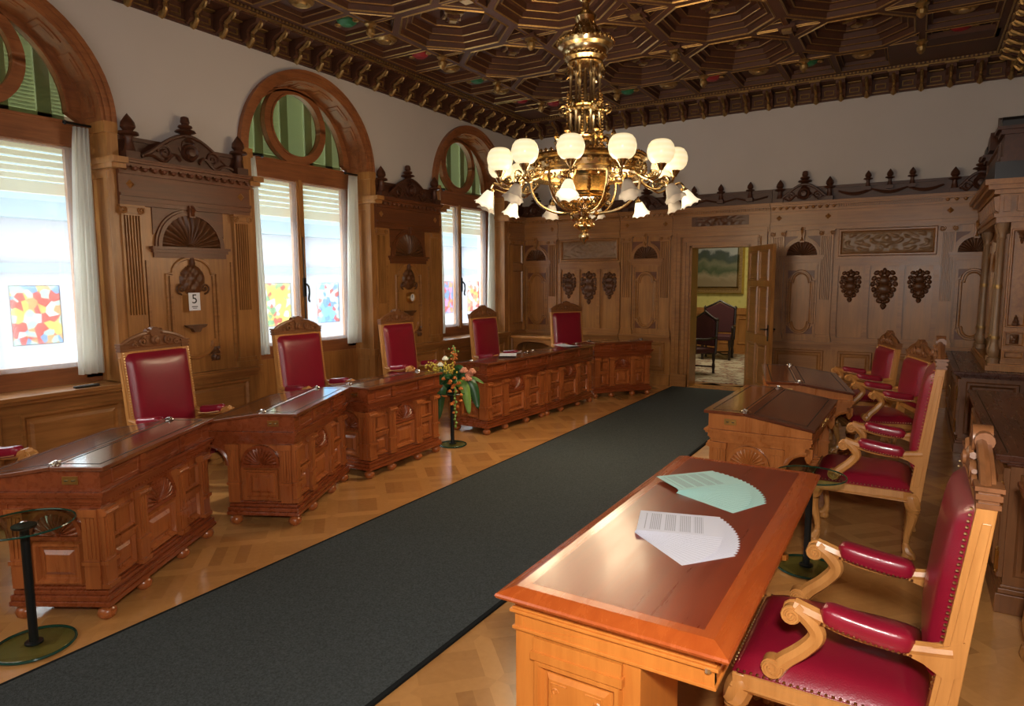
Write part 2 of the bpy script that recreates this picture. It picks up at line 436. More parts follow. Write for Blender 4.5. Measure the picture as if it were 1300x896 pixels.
# ------------------------------------------------------------------ room constants
XL, XR, YB, YF = -6.04, .98, 10.27, -.9      # left, right, back and front wall planes
ZW, ZC = 4.09, 4.35                          # bottom of the ceiling cornice, beam soffit
WIN = [2.28, 5.48, 8.68]                     # window axes along the left wall
LW = PI/2                                    # turn for things facing +X (left wall)
RW = -PI/2

# floor: diagonal strip parquet
def parquet():
    mb = MB(); g = .37; h = .042; tone = []
    o = Vector((-1.70, 1.96)); ea = Vector((1, 1))/math.sqrt(2); eb = Vector((-1, 1))/math.sqrt(2)
    def P(a, b): q = o+ea*a+eb*b; return (q.x, q.y, 0)
    rr = random.Random(3)
    for i in range(-26, 32):
        for j in range(-26, 32):
            c = P((i+.5)*g, (j+.5)*g)
            if not (XL-.45 < c[0] < XR+.25 and YF-.25 < c[1] < YB+.5): continue
            a, b = i*g, j*g
            for d in (0, 1):
                pts = [(0, 0), (h, h), (g-h, h), (g, 0), (g-h, -h), (h, -h)]
                mb.add([P(a+(x if d == 0 else y), b+(y if d == 0 else x)) for x, y in pts], [(0, 1, 2, 3, 4, 5) if d == 0 else (5, 4, 3, 2, 1, 0)])
                tone.append(.66+.26*rr.random())
            n = 4; w = (g-2*h)/n
            for k in range(n):
                x0, x1, y0, y1 = h, g-h, h+w*k, h+w*(k+1)
                q = [(x0, y0), (x1, y0), (x1, y1), (x0, y1)]
                if (i+j) % 2: q = [(y, x) for x, y in q][::-1]
                mb.add([P(a+x, b+y) for x, y in q], [(0, 1, 2, 3)]); tone.append((.36 if (i+j) % 2 else .50)+.36*rr.random())
    o_ = mb.build('floor', 'floor', smooth=False, recalc=False)
    at = o_.data.attributes.new('tone', 'FLOAT', 'FACE'); at.data.foreach_set('value', tone)
    tag(o_, kind='structure')
parquet()

# ceiling: octagon coffers with square junctions, border coffers
def ceiling():
    mb = MB()
    def poly(pts, steps):
        # pts CCW list; steps: (inset factor towards centre, z, material)
        c = Vector((sum(p[0] for p in pts)/len(pts), sum(p[1] for p in pts)/len(pts)))
        r0 = min((Vector(p)-c).length for p in pts)
        loops = []
        n = len(pts)
        for d, z, m in steps:
            k = 1-d/r0
            loops.append([(c.x+(p[0]-c.x)*k, c.y+(p[1]-c.y)*k, z) for p in pts])
        for a, b, st in zip(loops, loops[1:], steps[1:]):
            mb.m = st[2]
            mb.add(a+b, [(i, i+n, (i+1) % n+n, (i+1) % n) for i in range(n)])
        mb.m = 0
        mb.add(loops[-1], [tuple(range(n-1, -1, -1))])
    S = 1.225
    xs = [-5.01+S*i for i in range(5)]; ys = [9.08-S*i for i in range(9)]
    big = [(0, ZC, 0), (.055, ZC, 0), (.065, ZC-.012, 1), (.078, ZC, 1), (.085, ZC+.05, 0), (.13, ZC+.05, 0), (.137, ZC+.042, 1), (.147, ZC+.05, 1), (.15, ZC+.10, 0), (.20, ZC+.10, 0), (.206, ZC+.093, 1), (.214, ZC+.10, 1), (.22, ZC+.16, 0), (.30, ZC+.16, 0), (.305, ZC+.152, 1), (.312, ZC+.16, 1), (.32, ZC+.22, 0)]
    small = [(0, ZC, 0), (.035, ZC, 0), (.042, ZC-.008, 1), (.05, ZC, 1), (.055, ZC+.05, 0), (.085, ZC+.05, 0), (.09, ZC+.045, 1), (.096, ZC+.05, 1), (.10, ZC+.09, 0)]
    t = S*.2071
    for i in range(len(xs)-1):
        for j in range(len(ys)-1):
            cx, cy = xs[i]+S/2, ys[j]-S/2; H = S/2
            o = [(cx+a, cy+b) for a, b in ((H, -t), (H, t), (t, H), (-t, H), (-H, t), (-H, -t), (-t, -H), (t, -H))]
            poly(o, big)
            # star-shaped ornament in the coffer's centre: stepped pendant block
            for r_, z0, m in ((.17, ZC+.15, 0), (.145, ZC+.135, 1), (.10, ZC+.10, 0), (.06, ZC+.08, 1)):
                mb.m = m
                st = []
                for k in range(8):
                    a = PI/4*k; rr = r_ if k % 2 == 0 else r_*.55
                    st.append((cx+rr*math.cos(a), cy+rr*math.sin(a)))
                mb.prism(st, z0, ZC+.22, 'z')
    d = S*.2929
    for i in range(len(xs)):
        for j in range(len(ys)):
            cx, cy = xs[i], ys[j]
            edge = i in (0, len(xs)-1) or j in (0, len(ys)-1)
            for k in range(4):
                a = PI/2*k
                v1 = (cx+d*math.cos(a), cy+d*math.sin(a)); v2 = (cx+d*math.cos(a+PI/2), cy+d*math.sin(a+PI/2))
                mx, my = (v1[0]+v2[0])/2, (v1[1]+v2[1])/2
                if not (xs[0]-.01 < mx < xs[-1]+.01 and ys[-1]-.01 < my < ys[0]+.01): continue
                poly([(cx, cy), v1, v2], [(q[0]*.8, q[1], q[2]) for q in small])
            mb.m = 0
            if not edge:
                mb.m = 1; mb.prism([(cx+.05*a, cy+.05*b) for a, b in ((1, 1), (-1, 1), (-1, -1), (1, -1))], ZC-.05, ZC+.01, 'z')
                mb.m = 0; mb.prism([(cx+.085*a, cy+.085*b) for a, b in ((1, 1), (-1, 1), (-1, -1), (1, -1))], ZC-.025, ZC+.01, 'z')
    # border: a row of small coffers round the field
    bx0, bx1, by0, by1 = XL+.36, XR-.36, YF+.30, YB-.36
    def rect(x0, y0, x1, y1, k):
        mb.m = 0
        sm = [(q[0]*1.3, q[1], q[2]) for q in small]
        poly([(x0, y0), (x1, y0), (x1, y1), (x0, y1)], sm)
        cx, cy = (x0+x1)/2, (y0+y1)/2; zt = ZC+.09
        if k % 2:
            mb.m = 1; mb.lathe([(.001, -.05), (.05, -.05), (.06, -.03), (.09, -.045), (.125, -.02), (.13, 0)], (cx, cy, zt), 14)
        else:
            mb.m = 2 if k % 4 == 0 else 3; mb.lathe([(.001, -.06), (.06, -.05), (.10, -.02), (.11, 0)], (cx, cy, zt), 12)
            mb.m = 1
            for sx in (-1, 1): mb.tube([(cx+sx*(.13+.0*q)+.03*math.cos(q*.9), cy+.03*math.sin(q*.9), zt-.02) for q in range(8)], .012, 5)
    k = 0; n = 2*(len(ys)-1)
    for q in range(n):
        y1 = ys[0]-S/2*q+S/4; y0 = y1-S/2
        rect(bx0, y0, xs[0], y1, q); rect(xs[-1], y0, bx1, y1, q)
    n = 2*(len(xs)-1)
    for q in range(n):
        x0 = xs[0]+S/2*q-S/4; x1 = x0+S/2
        rect(x0 if q else xs[0]-S/4, ys[0], x1, by1, q)
    mb.m = 0
    # solid strips closing the corners of the border
    for (x0, y0, x1, y1) in ((bx0, ys[0]+S/4, xs[0]-S/4, by1), (xs[-1]-S/4, ys[0], bx1, by1), (bx0, by0, bx1, ys[-1]+.2)):
        mb.box(x0, y0, ZC, x1, y1, ZC+.06)
    # pendants at the junctions on the field's edge
    for i in range(len(xs)):
        for j in range(len(ys)):
            if i in (0, len(xs)-1) or j in (0, len(ys)-1) or (i+j) % 2:
                mb.m = 1; mb.lathe([(.06, .0), (.065, -.02), (.03, -.045), (.05, -.075), (.045, -.11), (.02, -.14), (.001, -.15)], (xs[i], ys[j], ZC), 10)
    mb.m = 0; mb.box(XL-.5, YF-.2, ZC+.30, XR+.2, YB+.3, ZC+.36)
    tag(mb.build('ceiling', ['ceil', 'gilt', 'red', 'green'], angle=25), kind='structure')
ceiling()

# ceiling cornice with gilt corbels
def corbel_mesh():
    mb = MB()
    prof = [(0, 0), (-.05, .0), (-.10, .04), (-.09, .10), (-.15, .14), (-.24, .16), (-.26, .20), (0, .20)]
    mb.prism(prof, -.055, .055, 'x')
    mb.m = 1
    s = spiral(-.215, .165, .045, .012, PI, 1.4, 14); mb.tube([(0, y, z) for y, z in s], .012, 6, flat=2.2, up=(1, 0, 0))
    s = spiral(-.075, .045, .045, .012, PI, 1.3, 12); mb.tube([(0, y, z) for y, z in s], .012, 6, flat=2.2, up=(1, 0, 0))
    mb.tube(bez([(0, -.26, .17), (0, -.17, .115), (0, -.115, .09), (0, -.12, .03), (0, -.07, -.03)], 5), .02, 6)
    mb.lathe([(.001, -.05), (.03, -.03), (.035, 0), (.02, .03), (.001, .04)], (0, -.055, .0), 8)
    mb.box(-.07, -.28, .20, .07, 0, .225)
    return mb
def cornice(name, loc, rz, a, b, start, step):
    root = empty(name, loc, rz, kind='structure')
    mb = MB()
    for (y, z0, z1, m) in ((-.04, 0, .02, 0), (-.055, .02, .03, 1), (-.03, .03, .20, 0), (-.27, .205, .225, 0), (-.30, .222, .235, 1), (-.32, .235, .30, 0), (-.36, .262, .36, 0)):
        mb.m = m; mb.box(a, y, z0, b, .0, z1)
    mb.m = 1
    k = 0; x = start
    xs = []
    while x < b-.05:
        if x > a+.05: xs.append(x)
        x += step
    for x in xs:
        mb.frame(x+.09, .065, x+step-.09, .135, .016, -.045, -.029)
        mb.box(x+.075, -.10, .185, x+step-.075, -.028, .197)
    q = a
    mb.m = 1
    while q < b-.03:
        mb.box(q, -.335, .236, q+.022, -.315, .256); q += .045
    mb.build('moulding', ['ceil', 'gilt'], root, smooth=False)
    c0 = corbel_mesh().build('corbel', ['ceil', 'gilt'], root); c0.location = (xs[0], -.03, .005)
    for x in xs[1:]: shared(c0, root, (x, -.03, .005))
cornice('trim_1', (XL, 0, ZW), LW, YF, YB, YB-.43-30*.3063, .3063)
cornice('trim_2', (0, YB, ZW), 0, XL, XR, XL+.43, .3063)
cornice('trim_3', (XR, 0, ZW), RW, -YB, -YF, -YB+.43, .3063)

# ------------------------------------------------------------------ walls
HR = .90
def wall_left():
    mb = MB(); y0, y1 = 0, .5; zt = 4.5; zc = 3.05
    edges = [YF]
    for w in WIN: edges += [w-HR, w+HR]
    edges.append(YB+.3)
    for k in range(0, len(edges), 2):
        mb.box(edges[k], y0, 0, edges[k+1], y1, zt)
    for w in WIN:
        n = 28; v = []; f = []
        for i in range(n+1):
            a = PI-PI*i/n; x, z = w+HR*math.cos(a), zc+HR*math.sin(a)
            v += [(x, y0, z), (x, y0, zt), (x, y1, zt), (x, y1, z)]
        for i in range(n):
            for k in range(4): f.append((i*4+k, i*4+(k+1) % 4, (i+1)*4+(k+1) % 4, (i+1)*4+k))
        mb.add(v, f)
    o = mb.build('wall_left', 'plaster', smooth=False); o.location = (XL, 0, 0); o.rotation_euler = (0, 0, LW)
    tag(o, kind='structure')
wall_left()
DX0, DX1, DZ = -3.02, -2.12, 2.19
mb = MB(); mb.box(XL-.5, YB, 0, DX0, YB+.3, 4.5); mb.box(DX1, YB, 0, XR+.2, YB+.3, 4.5); mb.box(DX0, YB, DZ, DX1, YB+.3, 4.5)
tag(mb.build('wall_back', 'plaster', smooth=False), kind='structure')
mb = MB(); mb.box(XR, YF-.2, 0, XR+.2, YB+.3, 4.5); tag(mb.build('wall_right', 'plaster', smooth=False), kind='structure')
mb = MB(); mb.box(XL-.5, YF-.2, 0, XR+.2, YF, 4.5); tag(mb.build('wall_front', 'plaster', smooth=False), kind='structure')

# ------------------------------------------------------------------ wainscot pieces
FY = -.05      # face of the panelling in front of the plaster
def pilaster(root, x, w, zt=2.36, y=FY, flute=True):
    mb = MB(); d = .035
    mb.box(x-w/2, y-d, .90, x+w/2, y, 1.39)
    mb.box(x-w/2-.012, y-d-.012, .86, x+w/2+.012, y, .90)
    mb.box(x-w/2-.02, y-d-.02, .80, x+w/2+.02, y, .86)
    z0 = 1.39; z1 = zt-.09
    n = 6; pts = [(x-w/2, y), (x-w/2, y-d)]
    fw = (w-.03)/n
    for i in range(n):
        a = x-w/2+.015+fw*i
        pts += [(a+fw*.15, y-d), (a+fw*.25, y-d+.02), (a+fw*.75, y-d+.02), (a+fw*.85, y-d)]
    pts += [(x+w/2, y-d), (x+w/2, y)]
    mb.prism(pts, z0, z1, 'z')
    mb.build('pilaster', 'panel', root, smooth=False)
    mb = MB()
    mb.box(x-w/2, y-d-.004, z1, x+w/2, y, z1+.02)
    mb.box(x-w/2-.005, y-d-.02, z1+.02, x+w/2+.005, y, zt-.02)
    mb.box(x-w/2-.02, y-d-.03, zt-.02, x+w/2+.02, y, zt)
    for s in (-1, 1):
        mb.tube([(x+s*(w/2-.01)+px*s, y-d-.022, zt-.045+pz) for px, pz in spiral(0, 0, .036, .006, PI/2, 1.6, 14)], .009, 5, up=(0, 1, 0))
    mb.build('capital', 'panelh', root)

def oval_moulding(root, x, z0, z1, hw, y=FY, r=.018):
    # tall panel with semicircular ends springing from small ears
    e = hw*.74; pts = []
    zt = z1-e-.02; zb = z0+e+.02
    pts += [(x+hw, zb), (x+hw, zt), (x+e, zt)]
    pts += [(x+e*math.cos(a), zt+e*math.sin(a)+.012) for a in [PI*i/12 for i in range(13)]]
    pts += [(x-e, zt), (x-hw, zt), (x-hw, zb), (x-e, zb)]
    pts += [(x+e*math.cos(a), zb-.012+e*math.sin(a)) for a in [PI+PI*i/12 for i in range(13)]]
    pts += [(x+e, zb)]
    mb = MB()
    mb.tube([(a, y-.004, b) for a, b in pts], r, 6, closed=True, up=(0, 1, 0))
    k = 1-.03/hw
    zc = (z0+z1)/2
    mb.tube([(x+(a-x)*k*.93, y-.002, zc+(b-zc)*(1-.035/(z1-zc))) for a, b in pts], r*.6, 5, closed=True, up=(0, 1, 0))
    mb.build('panel_moulding', 'panelh', root)
    mb = MB()   # carved spandrels in the four corners
    for sx in (-1, 1):
        for zz, sz in ((z1, -1), (z0, 1)):
            mb.prism([(x+sx*hw, zz), (x+sx*hw*.35, zz), (x+sx*e*.9, zz+sz*e*.42), (x+sx*hw, zz+sz*e*.95)], y-.012, y, 'y')
    mb.build('spandrel_carving', 'bayhead', root)

def trophy(root, x, z, w, h, y=FY, seed=0):
    # carved drop of shield, leaves and tendrils
    mb = MB(); rr = random.Random(seed)
    def blob(px, pz, a, b, d, rot=0):
        n = 10; v = []; f = []
        for j in range(4):
            q = j/3*PI/2
            for i in range(n):
                t = 2*PI*i/n; ex, ez = a*math.cos(t)*math.cos(q), b*math.sin(t)*math.cos(q)
                v.append((px+ex*math.cos(rot)-ez*math.sin(rot), y-d*math.sin(q), pz+ex*math.sin(rot)+ez*math.cos(rot)))
        for j in range(3):
            for i in range(n): f.append((j*n+i, j*n+(i+1) % n, (j+1)*n+(i+1) % n, (j+1)*n+i))
        mb.add(v, f)
    blob(x, z, w*.34, h*.16, .05); blob(x, z+h*.22, w*.26, h*.13, .04); blob(x, z-h*.2, w*.22, h*.12, .04)
    for s in (-1, 1):
        for k in range(7):
            t = k/6
            px = s*w*(.42*math.sin(PI*(.25+.75*t))+.04*rr.random()); pz = h*(.42-.86*t)
            blob(x+px, z+pz, w*.11, h*.075, .03, s*(.9-1.6*t))
            blob(x+px*.55, z+pz-.01, w*.09, h*.06, .04, -s*(.6-t))
        mb.tube([(x+s*a, y-.015, z+b) for a, b in spiral(w*.27, h*.22, w*.2, .01, -PI/2, 1.3, 14)], .010, 5, up=(0, 1, 0))
        mb.tube([(x+s*a, y-.015, z+b) for a, b in spiral(w*.24, -h*.14, w*.17, .01, PI/2, -1.3, 14)], .010, 5, up=(0, 1, 0))
    for k in range(5): blob(x, z-h*(.18+.075*k), w*(.13-.02*k), h*.05, .04)
    for k in range(3): blob(x+(k-1)*w*.13, z+h*(.40+.06*(k == 1)), w*.10, h*.09, .045)
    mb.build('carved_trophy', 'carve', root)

def finial(root, x, y, z, s=1.0, name='finial'):
    mb = MB()
    mb.box(x-.045*s, y-.045*s, z, x+.045*s, y+.045*s, z+.05*s)
    mb.lathe([(.035*s, .05*s), (.028*s, .09*s), (.022*s, .13*s), (.03*s, .145*s), (.062*s, .155*s), (.058*s, .17*s), (.026*s, .175*s), (.045*s, .20*s), (.040*s, .23*s), (.02*s, .26*s), (.001, .285*s)], (x, y, z), 10)
    return mb.build(name, 'crest', root)

def crest(root, x, y, z, w, h, s=1.0):
    # segmental pediment with a carved roundel and tall finial
    mb = MB(); n = 16
    top = [(x-w+2*w*i/n, z+.04+h*math.sin(PI*i/n)**1.3) for i in range(n+1)]
    mb.prism([(x-w, z)]+top+[(x+w, z)], y-.035, y+.02, 'y')
    mb.tube([(a, y-.04, b) for a, b in top], .018*s, 6, up=(0, 1, 0))
    for sgn in (-1, 1):
        mb.tube([(x+sgn*a, y-.045, z+b) for a, b in spiral(w*.52, h*.42, h*.30, .008, 0, 1.5, 16)], .012*s, 5, up=(0, 1, 0))
        mb.tube([(x+sgn*(w*.2+w*.75*t), y-.05, z+.05+h*.25*math.sin(t*9)*(1-t)) for t in [i/14 for i in range(15)]], .014*s, 5, up=(0, 1, 0))
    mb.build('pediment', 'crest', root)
    mb = MB()
    Tm = Matrix.Translation((x, y-.04, z+h*.55)) @ Matrix.Rotation(PI/2, 4, 'X')
    mb.T = Tm; mb.lathe([(.001, .06*s), (.035*s, .055*s), (.05*s, .03*s), (.05*s, .02*s), (.075*s, .035*s), (.085*s, 0)], n=16); mb.T = None
    zz = z+h
    mb.lathe([(.07*s, -.02), (.05*s, .01), (.03*s, .04), (.05*s, .065), (.095*s, .08), (.085*s, .095), (.035*s, .10), (.065*s, .125), (.06*s, .14), (.03*s, .15), (.042*s, .17), (.035*s, .215), (.018*s, .225), (.001, .228)], (x, y, zz), 12)
    for sgn in (-1, 1): mb.tube([(x+sgn*(.03+.06*t), y-.03, zz-.06+.05*math.sin(t*6)) for t in [i/8 for i in range(9)]], .018, 5)
    mb.build('crest_finial', 'crest', root)

def entablature(root, h, z0=2.36, ya=FY, proj=0, mat='panelh', dent='tooth', attic=True, matA='crest', carv=None):
    mb = MB()
    for (dy, a, b) in ((.045, z0, z0+.035), (.055, z0+.035, z0+.075), (.075, z0+.075, z0+.10), (.045, z0+.10, z0+.265), (.07, z0+.265, z0+.29), (.10, z0+.335, z0+.355), (.135, z0+.355, z0+.375), (.15, z0+.375, z0+.39)):
        mb.box(-h-(dy-.045 if proj else 0), ya-dy, a, h+(dy-.045 if proj else 0), 0, b)
    mb.build('entablature', mat, root, smooth=False)
    mb = MB()
    mb.box(-h, ya-.06, z0+.29, h, 0, z0+.335)
    n = int(2*h/(.085 if dent == 'drop' else .028)); st = 2*h/n
    for i in range(n):
        x = -h+st*i
        if dent == 'drop': mb.lathe([(.001, .0), (.02, .012), (.024, .035), (.012, .044)], (x+st/2, ya-.085, z0+.290), 8); mb.box(x+st*.1, ya-.098, z0+.325, x+st*.9, ya-.05, z0+.337)
        else: mb.box(x+st*.2, ya-.09, z0+.298, x+st*.8, ya-.05, z0+.332)
    mb.build('dentil_course', mat, root, smooth=False)
    if attic:
        mb = MB(); mb.box(-h, -.045, z0+.39, h, 0, z0+.56); mb.box(-h, -.065, z0+.56, h, 0, z0+.595)
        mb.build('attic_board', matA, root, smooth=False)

def dado(root, h, cap=True, npan=1):
    mb = MB(); y = FY-.03
    mb.box(-h, y, 0, h, 0, .80-.02)
    mb.box(-h, y-.025, 0, h, 0, .14); mb.box(-h, y-.015, .14, h, 0, .17)
    mb.build('dado', 'panel', root, smooth=False)
    mb = MB(); w = 2*h/npan
    for i in range(npan):
        a = -h+w*i
        mb.frame(a+.09, .22, a+w-.09, .68, .05, y-.018, y)
        mb.raised(a+.15, .28, a+w-.15, .62, .025, y-.012, y)
    mb.build('dado_panel', 'panelh', root, smooth=False)
    mb = MB()
    for dy, a, b in ((.02, .70, .725), (.035, .725, .75), (.06, .75, .785), (.03, .785, .80)): mb.box(-h, y-dy, a, h, 0, b)
    mb.build('dado_cap', 'panelh', root, smooth=False)

def shell_niche(root, x, z, r, y=FY, mat='panelh'):
    mb = MB(); mb.shell(x, z, r, y-.005, .0, 14); mb.build('shell', 'carve', root, angle=60)
    mb = MB()
    mb.ring(x, z, r, r+.035, y-.045, y, n=22); mb.ring(x, z, r+.035, r+.055, y-.03, y, n=22)
    mb.box(x-.03, y-.07, z+r-.02, x+.03, y, 2.40); mb.tube([(x, y-.06, 2.39), (x, y-.085, 2.36), (x, y-.06, 2.32), (x, y-.075, z+r)], .022, 6)
    w = r+.10
    mb.box(x-w, y-.06, z-.025, x+w, y, z); mb.box(x-w+.015, y-.04, z-.055, x+w-.015, y, z-.025); mb.box(x-w+.03, y-.025, z-.10, x+w-.03, y, z-.055)
    mb.build('niche_arch', mat, root, smooth=False)
    mb = MB()
    for s in (-1, 1): mb.prism([(x+s*(r+.06), z+r+.07), (x+s*.06, z+r+.07), (x+s*r*.72, z+r*.86), (x+s*(r+.06), z+r*.35)], y-.012, y, 'y')
    mb.build('spandrel_carving', 'bayhead', root)

def small_bay(idx, loc, rz, h, pi_, pw, r, crest_w, oval=True, dent='drop', proj=0):
    root = empty('trim_%d' % idx, loc, rz, kind='structure')
    mb = MB(); mb.box(-h, FY, .78, h, 0, 2.40); mb.build('backboard', 'panel', root, smooth=False)
    dado(root, h)
    for s in (-1, 1): pilaster(root, s*(pi_+pw/2), pw)
    shell_niche(root, 0, 2.01, r, mat='panelh' if oval else 'bayhead')
    if oval: oval_moulding(root, 0, .90, 1.80, r*.86)
    mb = MB()
    q = pi_-.035
    for s in (-1, 1): mb.box(s*q-.012, FY-.018, .86, s*q+.012, FY, 1.88)
    mb.build('panel_stile', 'panelh', root, smooth=False)
    entablature(root, h, proj=proj, dent=dent, mat='panelh' if oval else 'bayhead')
    mb = MB()   # diamond bosses on the frieze
    for s in (-1, 1):
        x = s*(pi_+pw/2)
        mb.add([(x-.04, FY-.045, 2.54), (x, FY-.045, 2.50), (x+.04, FY-.045, 2.54), (x, FY-.045, 2.58), (x, FY-.075, 2.54)], [(0, 1, 4), (1, 2, 4), (2, 3, 4), (3, 0, 4)])
    mb.build('frieze_boss', 'panelh', root, smooth=False)
    for s in (-1, 1): finial(root, s*(h-.11), -.10, 2.75, 1.15 if oval else 1.38)
    crest(root, 0, -.08, 2.75, crest_w, .20 if oval else .25)
    return root

def wide_bay(idx, loc, h, relief_hw, seed):
    root = empty('trim_%d' % idx, loc, 0, kind='structure')
    mb = MB(); mb.box(-h, FY, .78, h, 0, 2.40); mb.build('backboard', 'panel', root, smooth=False)
    dado(root, h, npan=2)
    # carved relief: pair of leafy beasts round a vase, set in a moulded frame
    def fn(u, w):
        a = abs(u-.5)*2
        e = min(u, 1-u)*2*relief_hw; e2 = min(w, 1-w)*.32
        k = min(1, max(0, min(e, e2)/.03))
        v = .45*math.sin(21*a+5*math.sin(7*w+2*a))+.4*math.cos(17*w-12*a+2*math.sin(9*a))+.8*nz(a*11, w*5, seed)+(1.2*math.exp(-((a/.12)**2+((w-.5)/.45)**2)))
        return k*(.008+.016*max(0, min(1.3, v)))
    mb = MB(); mb.grid(-relief_hw, relief_hw, 2.03, 2.31, FY-.004, fn, 130, 34); mb.build('carved_relief', 'relief', root, angle=60)
    mb = MB(); mb.frame(-relief_hw-.045, 1.985, relief_hw+.045, 2.355, .05, FY-.035, FY); mb.build('relief_frame', 'panelh', root, smooth=False)
    mb = MB()
    for dy, a, b in ((.05, 1.93, 1.96), (.035, 1.90, 1.93), (.02, 1.85, 1.90)): mb.box(-h, FY-dy, a, h, FY, b)
    mb.box(-h, FY-.03, .80, h, FY, .87)
    mb.build('shelf_moulding', 'panelh', root, smooth=False)
    w = 2*h/3
    mb = MB()
    for x in (-h+.02, -h+w, h-w, h-.02):
        mb.box(x-.028, FY-.036, .87, x+.028, FY, 1.86); mb.box(x-.036, FY-.03, .87, x+.036, FY, .93); mb.box(x-.036, FY-.03, 1.80, x+.036, FY, 1.85)
    mb.build('panel_divider', 'panelh', root, smooth=False)
    for k, x in enumerate((-w, 0, w)): trophy(root, x, 1.58 if k != 1 else 1.54, .25 if k != 1 else .29, .42 if k != 1 else .52, seed=seed*5+k)
    entablature(root, h, dent='tooth')
    mb = MB(); mb.tube([(-h+2*h*i/36, -.075, 2.87-.05*abs(math.sin(PI*1.5*2*i/36))) for i in range(37)], [.012+.012*abs(math.sin(PI*3*i/36)) for i in range(37)], 6); mb.build('swag', 'crest', root)
    for s in (-.42, 0, .42): finial(root, s*h*1.0, -.085, 2.86, .9)
    return root

# left wall bays between the windows, and the short ends
B1 = small_bay(4, (XL, 3.88, 0), LW, .66, .47, .18, .30, .46, oval=False)
B2 = small_bay(5, (XL, 7.08, 0), LW, .66, .47, .18, .30, .46, oval=False)
def bay_panel(root):
    mb = MB()
    # arched field with shoulders and a round lower end
    e = .20; pts = [(.26, .96), (.26, 1.76), (e, 1.76)]
    pts += [(e*math.cos(a), 1.77+.14*math.sin(a)) for a in [PI*i/12 for i in range(13)]]
    pts += [(-e, 1.76), (-.26, 1.76), (-.26, .96)]
    mb.tube([(x, FY-.005, z) for x, z in pts], .016, 6, closed=True, up=(0, 1, 0))
    mb.tube([(.19*math.cos(a), FY-.004, 1.10+.15*math.sin(a)) for a in [PI+PI*i/14 for i in range(15)]], .022, 6, up=(0, 1, 0))
    for s in (-1, 1): mb.box(s*.22-.012, FY-.02, 1.12, s*.22+.012, FY, 1.74)
    mb.build('panel_moulding', 'panelh', root)
    mb = MB()
    mb.grid(-.13, .13, 1.56, 1.84, FY-.004, lambda u, w: .035*max(0, 1-((u-.5)/.5)**2-((w-.5)/.52)**2)**.5*(1+.35*math.sin(17*u)*math.sin(14*w)), 22, 22, lambda u, w: ((u-.5)/.5)**2+((w-.5)/.52)**2 < 1)
    mb.lathe([(.001, .06), (.02, .05), (.03, .0), (.015, -.05), (.001, -.06)], (0, FY-.015, 1.86), 8)
    for s in (-1, 1): mb.tube([(s*a, FY-.012, b) for a, b in spiral(.12, 1.62, .055, .008, -PI/2, 1.4, 14)], .010, 5, up=(0, 1, 0))
    mb.prism([(-.11, 1.27), (.11, 1.27), (.09, 1.245), (.05, 1.235), (.03, 1.20), (-.03, 1.20), (-.05, 1.235), (-.09, 1.245)], FY-.05, FY, 'y')
    mb.build('cartouche', 'carve', root)
    mb = MB()
    for s in (-1, 1): mb.grid(s*.20-.05, s*.20+.05, .90, 1.04, FY-.002, lambda u, w: .03*max(0, nz(u*5, w*6, 3)+.35), 10, 12)
    mb.build('corner_carving', 'carve', root)
for b in (B1, B2): bay_panel(b)
# plain strip of panelling between the last window and the corner
root = empty('trim_6', (XL, 9.96, 0), LW, kind='structure')
h = .31
mb = MB(); mb.box(-h, FY, .78, h, 0, 2.40); mb.build('backboard', 'panel', root, smooth=False)
dado(root, h); entablature(root, h, dent='drop')
mb = MB(); mb.frame(-.15, .92, .2, 1.85, .03, FY-.02, FY); mb.frame(-.15, 1.95, .2, 2.3, .03, FY-.02, FY); mb.build('panel_moulding', 'panelh', root, smooth=False)
pilaster(root, -.22, .14)

# back wall
small_bay(7, (-3.72, YB, 0), 0, .43, .235, .165, .20, .32)
small_bay(8, (-1.42, YB, 0), 0, .43, .235, .165, .20, .32)
small_bay(9, (-5.72, YB, 0), 0, .43, .235, .165, .20, .25)
small_bay(10, (.60, YB, 0), 0, .38, .215, .16, .19, .25)
wide_bay(11, (-4.72, YB, 0), .56, .49, 1)
wide_bay(12, (-.385, YB, 0), .605, .53, 2)

# ------------------------------------------------------------------ door
door = empty('door_1', ((DX0+DX1)/2, YB, 0), 0, kind='structure'); hw = (DX1-DX0)/2
mb = MB()
for k, (a, b, dy) in enumerate(((0, .05, .075), (.05, .10, .095), (.10, .13, .075), (.13, .19, .105), (.19, .235, .12))):
    for s in (-1, 1):
        x0, x1 = sorted((s*(hw+a), s*(hw+b))); mb.box(x0, -dy, 0, x1, 0, DZ+b)
    mb.box(-hw-a, -dy, DZ+a, hw+a, 0, DZ+b)
for s in (-1, 1):
    x0, x1 = sorted((s*hw, s*(hw-.03))); mb.box(x0, -.04, 0, x1, .30, DZ)
    x0, x1 = sorted((s*(hw+.235), s*(hw+.27))); mb.box(x0, -.06, 0, x1, 0, 2.40)
    x0, x1 = sorted((s*hw, s*(hw+.25))); mb.box(x0, -.13, 0, x1, 0, .20)
mb.box(-hw, -.04, DZ-.03, hw, .30, DZ)
mb.build('door_frame', 'panelh', door, smooth=False)
mb = MB(); mb.tube([(hw*s*1.33, -.11, z) for s in (1,) for z in (0.2, 2.3)], .012, 6); 
for s in (-1, 1):
    z = .2
    while z < 2.36:
        mb.lathe([(.001, -.012), (.011, -.008), (.011, .008), (.001, .012)], (s*(hw+.115), -.085, z), 6, cap=False); z += .028
mb.build('bead_moulding', 'panelh', door)
entab = empty('trim_13', ((DX0+DX1)/2, YB, 0), 0, kind='structure'); entablature(entab, hw+.265, z0=2.36, dent='tooth')
